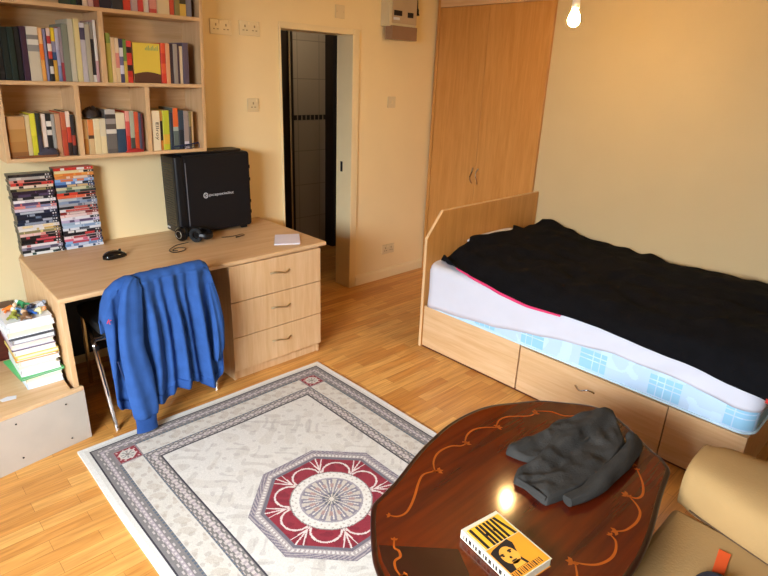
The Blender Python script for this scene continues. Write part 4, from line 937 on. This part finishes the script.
# ------------------------------------------------------------------ paperback on the table
pb = thing('paperback', (1.09, .61, TZ), 'yellow paperback with black bars and portrait lying on coffee table', 'book')
BA, BB, BC = Vector((1.031, .714)), Vector((1.173, .692)), Vector((1.147, .496))
ux_ = (BB - BA).normalized(); wB = .135; uy_ = Vector((ux_.y, -ux_.x)); hB = .205; tB = .028
def bp(u, v): q = BA + ux_ * (u * wB) + uy_ * (v * hB); return (q.x, q.y)
ZB = TZ + .0018
m = MB(); k = [bp(0, 0), bp(1, 0), bp(1, 1), bp(0, 1)]
MB().prism([bp(.0, 0), bp(1, 0), bp(1, 1), bp(0, 1)][::-1], ZB, ZB + .0012).build('back_cover', M_['ora'], pb)
MB().prism([bp(.02, .01), bp(.985, .01), bp(.985, .99), bp(.02, .99)][::-1], ZB + .0013, ZB + tB - .0013).build('page_block', M_['page'], pb)
mspine = MB().prism([bp(-.012, 0), bp(.02, 0), bp(.02, 1), bp(-.012, 1)][::-1], ZB, ZB + tB).build('spine', M_['cover'], pb, bevel=.002)
fc = MB().prism(k[::-1], ZB + tB - .0012, ZB + tB).build('front_cover', M_['cover'], pb)
zf = ZB + tB
def patch(name, pts, mat, z_, par=fc): return MB().prism([bp(*p) for p in pts][::-1], z_, z_ + .0003).build(name, mat, par)
patch('yellow_field', [(.06, .055), (.965, .055), (.965, .44), (.06, .44)], M_['yel'], zf)
patch('orange_field', [(.03, .45), (.97, .45), (.97, .985), (.03, .985)], M_['ora'], zf)
m = MB()
for u in (.10, .27, .36, .47, .57, .68): m.prism([bp(*p) for p in ((u, .07), (u + .065, .07), (u + .065, .44), (u, .44))][::-1], zf + .0003, zf + .0006)
m.prism([bp(*p) for p in ((.76, .07), (.83, .07), (.93, .44), (.86, .44))][::-1], zf + .0003, zf + .0006)
for u, v in ((.30, .25), (.52, .24)): m.prism([bp(*p) for p in ((u + .03, v - .015), (u + .10, v - .02), (u + .10, v + .02), (u + .03, v + .03))][::-1], zf + .0003, zf + .0006)
m.build('title_bars', M_['ink'], fc)
m = MB()
u = .05
for i, w_ in enumerate((.035, .02, .04, .06, .03, .02, .05, .025, .045, .03, .02, .05, .03, .025, .04)):
    if u + w_ > .95: break
    m.prism([bp(*p) for p in ((u, .885), (u + w_ * .62, .885), (u + w_ * .62, .965), (u, .965))][::-1], zf + .0003, zf + .0006); u += w_ + .018
m.build('author_bars', M_['ink'], fc)
# portrait: hair, face, features
def ell(cu, cv, ru, rv, a0=0, a1=2 * PI, n=22): return [(cu + ru * math.cos(a), cv + rv * math.sin(a)) for a in np.linspace(a0, a1, n, endpoint=(a1 - a0) < 6.2)]
def poly(m, pts, z_): m.prism([bp(*p) for p in pts][::-1], z_, z_ + .0002)
m = MB(); poly(m, [(.05, .52), (.16, .49), (.42, .465), (.60, .45), (.64, .53), (.60, .60), (.54, .66), (.52, .76), (.56, .875), (.05, .875)], zf + .0003); m.build('portrait_dark', M_['ink'], fc)
m = MB(); poly(m, ell(.36, .665, .20, .145), zf + .0005); poly(m, [(.26, .77), (.46, .77), (.50, .87), (.22, .87)], zf + .0005); m.build('portrait_face', plain('pale_orange_print', '#f2a83e', .5), fc)
m = MB()
for p in ((.21, .615, .055, .016), (.43, .605, .055, .016), (.23, .64, .03, .012), (.42, .63, .03, .012), (.335, .70, .03, .02), (.345, .755, .075, .012)): poly(m, ell(*p), zf + .0007)
poly(m, [(.46, .54), (.57, .53), (.58, .62), (.545, .68), (.52, .60)], zf + .0007); m.build('portrait_features', M_['ink'], fc)
m = MB(); v = .06
for i in range(16):
    l_ = .03 + .02 * ((i * 7) % 3); a, b_ = Vector(bp(-.0135, v)), Vector(bp(-.0135, v + l_ * .7))
    m.quad((a.x, a.y, ZB + .006), (b_.x, b_.y, ZB + .006), (b_.x, b_.y, ZB + tB - .007), (a.x, a.y, ZB + tB - .007)); v += l_ + .012
    if v > .93: break
m.build('spine_lettering', M_['ink'], mspine)

# ------------------------------------------------------------------ folded clothes on the table
def sheet_pile(outline, z0, thick, seed, name, parent, crease=(), rings=44, mat='cloth', hf=lambda x, y: 1):
    pts = [Vector((x, y, 0)) for x, y in outline]; n = len(pts); o2 = []
    for i in range(n):
        a, b_, c_, d = pts[i - 1], pts[i], pts[(i + 1) % n], pts[(i + 2) % n]
        for k in range(8):
            t = k / 8; lin_ = b_.lerp(c_, t); cr_ = .5 * ((2 * b_) + (c_ - a) * t + (2 * a - 5 * b_ + 4 * c_ - d) * t * t + (3 * b_ - a - 3 * c_ + d) * t ** 3); o2.append(lin_.lerp(cr_, .45))
    cen = sum(o2, Vector()) / len(o2); rows = []
    for r_ in range(rings + 1):
        s = 1 - r_ / (rings + .001)
        row_ = []
        for i, p in enumerate(o2):
            q = cen + (p - cen) * s
            e = 1 - s; h = thick * hf(q.x, q.y) * (1 - (1 - min(1, e / .09)) ** 2) ** .5
            wob = .005 * noise.noise((q.x * 9 + seed, q.y * 9, 0)) + .006 * noise.noise((q.x * 22, q.y * 30 + seed, 1)) - .007 * abs(noise.noise((q.x * 14 + q.y * 9, q.y * 20 - q.x * 5, seed)))
            for (ax, ay, bx_, by_, dep, wd) in crease:
                A, B_ = Vector((ax, ay)), Vector((bx_, by_)); ab = B_ - A; tt = min(1, max(0, (q.xy - A).dot(ab) / ab.length_squared)); dist = (q.xy - A - ab * tt).length
                wob += dep * math.exp(-(dist / wd) ** 2)
            row_.append((q.x, q.y, z0 + max(.001, h + wob * min(1, e / .12))))
        rows.append(row_)
    base = [(p.x, p.y, z0) for p in o2]
    m = MB(); m.grid([base] + rows, closed_u=True, cap=True)
    return m.build(name, M_[mat], parent, smooth=True, angle=0)
tz = TZ + .0016
fcl = thing('folded_jeans', (1.6, .68, TZ), 'crumpled charcoal jeans folded on the far end of coffee table', 'jeans')
sheet_pile([(1.44, .845), (1.465, .862), (1.52, .85), (1.62, .815), (1.72, .82), (1.80, .775), (1.74, .68), (1.58, .70), (1.46, .77)], tz, .030, 3, 'lower_leg', fcl, [(1.46, .84, 1.7, .78, .008, .02)], hf=lambda x, y: .8 + .5 * smoothstep(1.45, 1.75, x))
sheet_pile([(1.915, .738), (1.935, .705), (1.86, .64), (1.80, .595), (1.62, .575), (1.46, .585), (1.39, .60), (1.325, .622), (1.328, .66), (1.338, .705), (1.335, .745), (1.38, .768), (1.44, .757), (1.54, .765), (1.70, .80), (1.80, .785)], tz, .043, 8, 'upper_leg', fcl,
           [(1.36, .70, 1.70, .66, -.010, .018), (1.35, .65, 1.60, .62, .008, .02), (1.45, .735, 1.88, .72, .012, .022), (1.56, .70, 1.86, .665, -.010, .016), (1.34, .74, 1.46, .66, .007, .014)], hf=lambda x, y: .62 + .75 * smoothstep(1.4, 1.92, x) * smoothstep(.56, .74, y))
pts = spline([Vector((1.375, .582, tz + .016)), Vector((1.47, .556, tz + .020)), Vector((1.58, .552, tz + .025)), Vector((1.70, .552, tz + .027)), Vector((1.80, .566, tz + .025)), Vector((1.85, .598, tz + .020))], 8)
rows = []
for i, p in enumerate(pts):
    d = (pts[min(i + 1, len(pts) - 1)] - pts[max(i - 1, 0)]).normalized(); sd_ = Vector((-d.y, d.x, 0)); t = i / (len(pts) - 1); r = .019 + .012 * math.sin(PI * t)
    rows.append([p + sd_ * (r * math.copysign(abs(math.cos(a)) ** .8, math.cos(a)) * (1 + .15 * noise.noise((math.cos(a) * 2, math.sin(a) * 2, t * 9)))) + Vector((0, 0, 1)) * (p.z - tz - .001) * (math.sin(a) + .18 * math.sin(3 * a + 1 + t * 4) * (1 if math.sin(a) > 0 else 0)) for a in (2 * PI * k / 30 for k in range(30))])
MB().grid(rows, closed_u=True, cap=True).build('rolled_leg', M_['cloth'], fcl, smooth=True, angle=.9)
for p_ in ([(1.328, .628), (1.330, .66), (1.340, .705), (1.339, .74)],):
    MB().tube(spline([Vector((x, y, tz + .02 + .004 * math.sin(i * 2))) for i, (x, y) in enumerate(p_)], 6), .005, 8, flat=1.6).build('hem', M_['cloth'], fcl, smooth=True)

# ------------------------------------------------------------------ sofa
so = thing('sofa', (1.0, -.05, 0), 'mustard beige suede sofa with plump rounded arm beside the coffee table', 'sofa')
SZ = .415
MB().prism(rrect(.05, 2.06, -.62, .33, .04), .05, .27).build('base', M_['suede'], so, smooth=True, bevel=.02)
MB().prism(rrect(.07, 1.745, -.50, .385, .02), .272, SZ).build('seat_cushion', M_['suede'], so, smooth=True, bevel=.035, seg=4)
MB().prism(rrect(.05, 2.06, -.82, -.52, .05), .06, .80).build('backrest', M_['suede'], so, smooth=True, bevel=.05, seg=4)
for x in (.12, 1.98):
    for y in (-.72, .26): MB().lathe([(.022, .0005), (.028, .05)], x, y, 14).build('foot', M_['mahogdark'], so, smooth=True)
rows = []
for i in range(41):
    t = i / 40; y = .388 - .90 * t; endk = 1 - (1 - min(1, t / .10)) ** 2; endk = max(.0, endk) ** .5
    if i == 0: endk = .62
    xc = 1.882 + .0 * t; hw_ = (.125 + .08 * min(1, t / .35)) ; row_ = []
    for k in range(40):
        a = 2 * PI * k / 40; ca_, sa_ = math.cos(a), math.sin(a)
        ex = math.copysign(abs(ca_) ** .62, ca_); ez = math.copysign(abs(sa_) ** .62, sa_)
        wr_ = 1 + .03 * noise.noise((ca_ * 2, sa_ * 2, t * 14)) 
        row_.append((xc + hw_ * ex * (.80 + .20 * endk) * wr_, y, .473 + .098 * ez * (.74 + .26 * endk) * wr_))
    rows.append(row_)
am = MB().grid(rows, closed_u=True, cap=True).build('arm', M_['suede'], so, smooth=True, angle=0)
pts = []
for r in rows[2:]:
    v_ = min((p for p in r[18:32]), key=lambda p: abs(p[2] - SZ - .004) + (0 if p[0] < 1.85 else 1)); pts.append((v_[0] - .002, v_[1], SZ + .003))
MB().tube(pts, .0035, 6).build('seam', plain('dark_brown_piping', '#4a3216', .8), so, smooth=True)
# cap with ribbon on the seat at the picture's foot
q = hit(715, 579, Z=SZ + .045)
cp = thing('cap', (q.x, q.y, SZ), 'dark navy cap with orange ribbon lying on the sofa seat', 'cap')
m = MB(); rows = []
for i in range(1, 11):
    a = PI / 2 * i / 10; rows.append([(q.x - .01 + .075 * math.sin(a) * math.cos(t), q.y - .012 + .062 * math.sin(a) * math.sin(t), SZ + .0008 + .045 * math.cos(a) * (1 + .25 * noise.noise((math.cos(t) * 2, math.sin(t) * 2, a)))) for t in (2 * PI * k / 30 for k in range(30))])
m.grid(rows, closed_u=True, cap=True); m.build('crown', M_['navy'], cp, smooth=True, angle=0)
r0 = [hit(x, y, Z=SZ + .003) for x, y in ((719, 549), (731, 555), (724, 575), (712, 571))]
MB().prism([(p.x, p.y) for p in r0], SZ + .0008, SZ + .004).build('ribbon', M_['orangetag'], cp)

# ------------------------------------------------------------------ wall fittings
def plate(name, x, z, w_, h, label, cat, parts, group=None):
    t = thing(name, (x, YB, z), label, cat, group)
    bx(x - w_ / 2, x + w_ / 2, YB - .009, YB - .0005, z - h / 2, z + h / 2).build('plate', M_['plate'], t, bevel=.003)
    for nm, dx, dz, ww, hh, mt__ in parts: bx(x + dx - ww / 2, x + dx + ww / 2, YB - .0125, YB - .0085, z + dz - hh / 2, z + dz + hh / 2).build(nm, mt__, t, bevel=.001)
def sock(dx): 
    return [('socket_hole', dx, .012, .008, .014, M_['hole']), ('socket_hole', dx - .012, -.012, .012, .006, M_['hole']), ('socket_hole', dx + .012, -.012, .012, .006, M_['hole']), ('rocker', dx + .026, .028, .010, .018, M_['trim'])]
plate('double_socket', 1.865, 1.945, .147, .086, 'faint double wall socket nearest the bookshelf, high on the back wall', 'socket', sock(-.034) + sock(.034), 'sockets on the back wall')
plate('double_socket', 2.065, 1.952, .147, .086, 'double wall socket high above the computer, closest to the door', 'socket', sock(-.034) + sock(.034), 'sockets on the back wall')
plate('double_socket', 3.372, .266, .147, .086, 'white double wall socket low above the skirting right of the door', 'socket', sock(-.034) + sock(.034), 'sockets on the back wall')
plate('single_socket', 2.067, 1.489, .086, .086, 'single wall plate on back wall between the computer and door', 'socket', sock(0))
plate('light_switch', 3.345, 1.506, .086, .086, 'white light switch on the back wall right of the door', 'light switch', [('rocker', 0, 0, .012, .024, M_['trim'])])
plate('blank_plate', 2.80, 2.116, .086, .086, 'small blank cream plate on the wall above the door', 'wall plate', [('screw', -.03, 0, .005, .005, M_['brass']), ('screw', .03, 0, .005, .005, M_['brass'])])
cu = thing('consumer_unit', (3.35, YB - .05, 2.1), 'cream electric fuse box with brown cover high on the back wall', 'fuse box')
bx(3.20, 3.49, 3.345, YB - .0005, 2.055, 2.35).build('casing', M_['unitgrey'], cu, bevel=.004)
bx(3.225, 3.485, 3.336, 3.345, 2.078, 2.33).build('front_panel', plain('beige_panel', '#b6a184', .4), cu, bevel=.002)
bx(3.215, 3.487, 3.325, 3.40, 1.965, 2.06).build('smoked_flap', M_['smoke'], cu, bevel=.003)
m = MB()
for k in range(3): m.box(3.24 + k * .028, 3.262 + k * .028, 3.328, 3.337, 2.13, 2.165)
m.box(3.385, 3.44, 3.328, 3.337, 2.125, 2.16)
m.build('breaker', M_['ink'], cu)
bx(3.235, 3.30, 3.3335, 3.3362, 2.10, 2.118).build('label_strip', M_['paper'], cu)
MB().tube(spline([Vector((3.50, 3.37, 2.40)), Vector((3.51, 3.36, 2.25)), Vector((3.505, 3.35, 2.15))]), [.006] * 12 + [.012] * 3 + [.016] * 2, 8).build('cable', M_['black'], cu, smooth=True)

# ------------------------------------------------------------------ pendant lamp
BL = hit(574, 19, Z=2.005)
pl = thing('pendant_lamp', (BL.x, BL.y, ZC), 'bare glowing light bulb hanging from the ceiling before the wardrobe', 'lamp')
MB().lathe([(.045, ZC - .001), (.045, ZC - .012), (.02, ZC - .03)], BL.x, BL.y, 20).build('ceiling_rose', M_['white'], pl, smooth=True)
MB().tube([(BL.x, BL.y, ZC - .03), (BL.x, BL.y, BL.z + .10)], .0035, 8).build('cord', M_['white'], pl, smooth=True)
MB().lathe([(.008, BL.z + .105), (.018, BL.z + .09), (.020, BL.z + .05), (.018, BL.z + .046)], BL.x, BL.y, 18).build('bulb_holder', M_['white'], pl, smooth=True)
MB().lathe([(.012, BL.z + .046), (.016, BL.z + .035), (.026, BL.z + .015), (.030, BL.z - .005), (.026, BL.z - .022), (.015, BL.z - .033), (.004, BL.z - .036)], BL.x, BL.y, 20).build('bulb', M_['bulb'], pl, smooth=True)
BULB_STRENGTH = 460
M_['bulb'].node_tree.nodes['Principled BSDF'].inputs['Emission Strength'].default_value = BULB_STRENGTH

bl = bpy.data.lights.new('bathroom_fill', 'POINT'); bl.energy = 5; bl.color = (1, .85, .65); bl.shadow_soft_size = .08  # unseen fill light added to brighten the bathroom tiles
bo = bpy.data.objects.new('bathroom_fill', bl); C.objects.link(bo); bo.location = (3.1, 3.95, 2.3)

# ------------------------------------------------------------------ daylight through the window, sky
lt = bpy.data.lights.new('window_daylight', 'AREA'); lt.shape = 'RECTANGLE'; lt.size = 6.0; lt.size_y = 2.2; lt.energy = 1900; lt.color = (.86, .93, 1.0)
lo = bpy.data.objects.new('window_daylight', lt); C.objects.link(lo); lo.location = (-3.3, -.5, 2.7)
lo.rotation_euler = Vector((-1, 0, .5)).to_track_quat('Z', 'Y').to_euler()
wd_ = bpy.data.worlds.new('sky'); bpy.context.scene.world = wd_; wd_.use_nodes = True
bg = wd_.node_tree.nodes['Background']; sk = wd_.node_tree.nodes.new('ShaderNodeTexSky'); sk.sky_type = 'NISHITA'; sk.sun_disc = False; sk.sun_elevation = .7
wd_.node_tree.links.new(sk.outputs['Color'], bg.inputs['Color']); bg.inputs['Strength'].default_value = .25
sc_ = bpy.context.scene
sc_.view_settings.view_transform = 'Standard'; sc_.view_settings.look = 'None'; sc_.view_settings.exposure = 0.42; sc_.view_settings.gamma = 1; sc_.view_settings.use_curve_mapping = False
for l_ in LABELS:
    n = len(l_.split())
    if not 4 <= n <= 16 or LABELS.count(l_) > 1: print('LABEL?', n, LABELS.count(l_), l_)
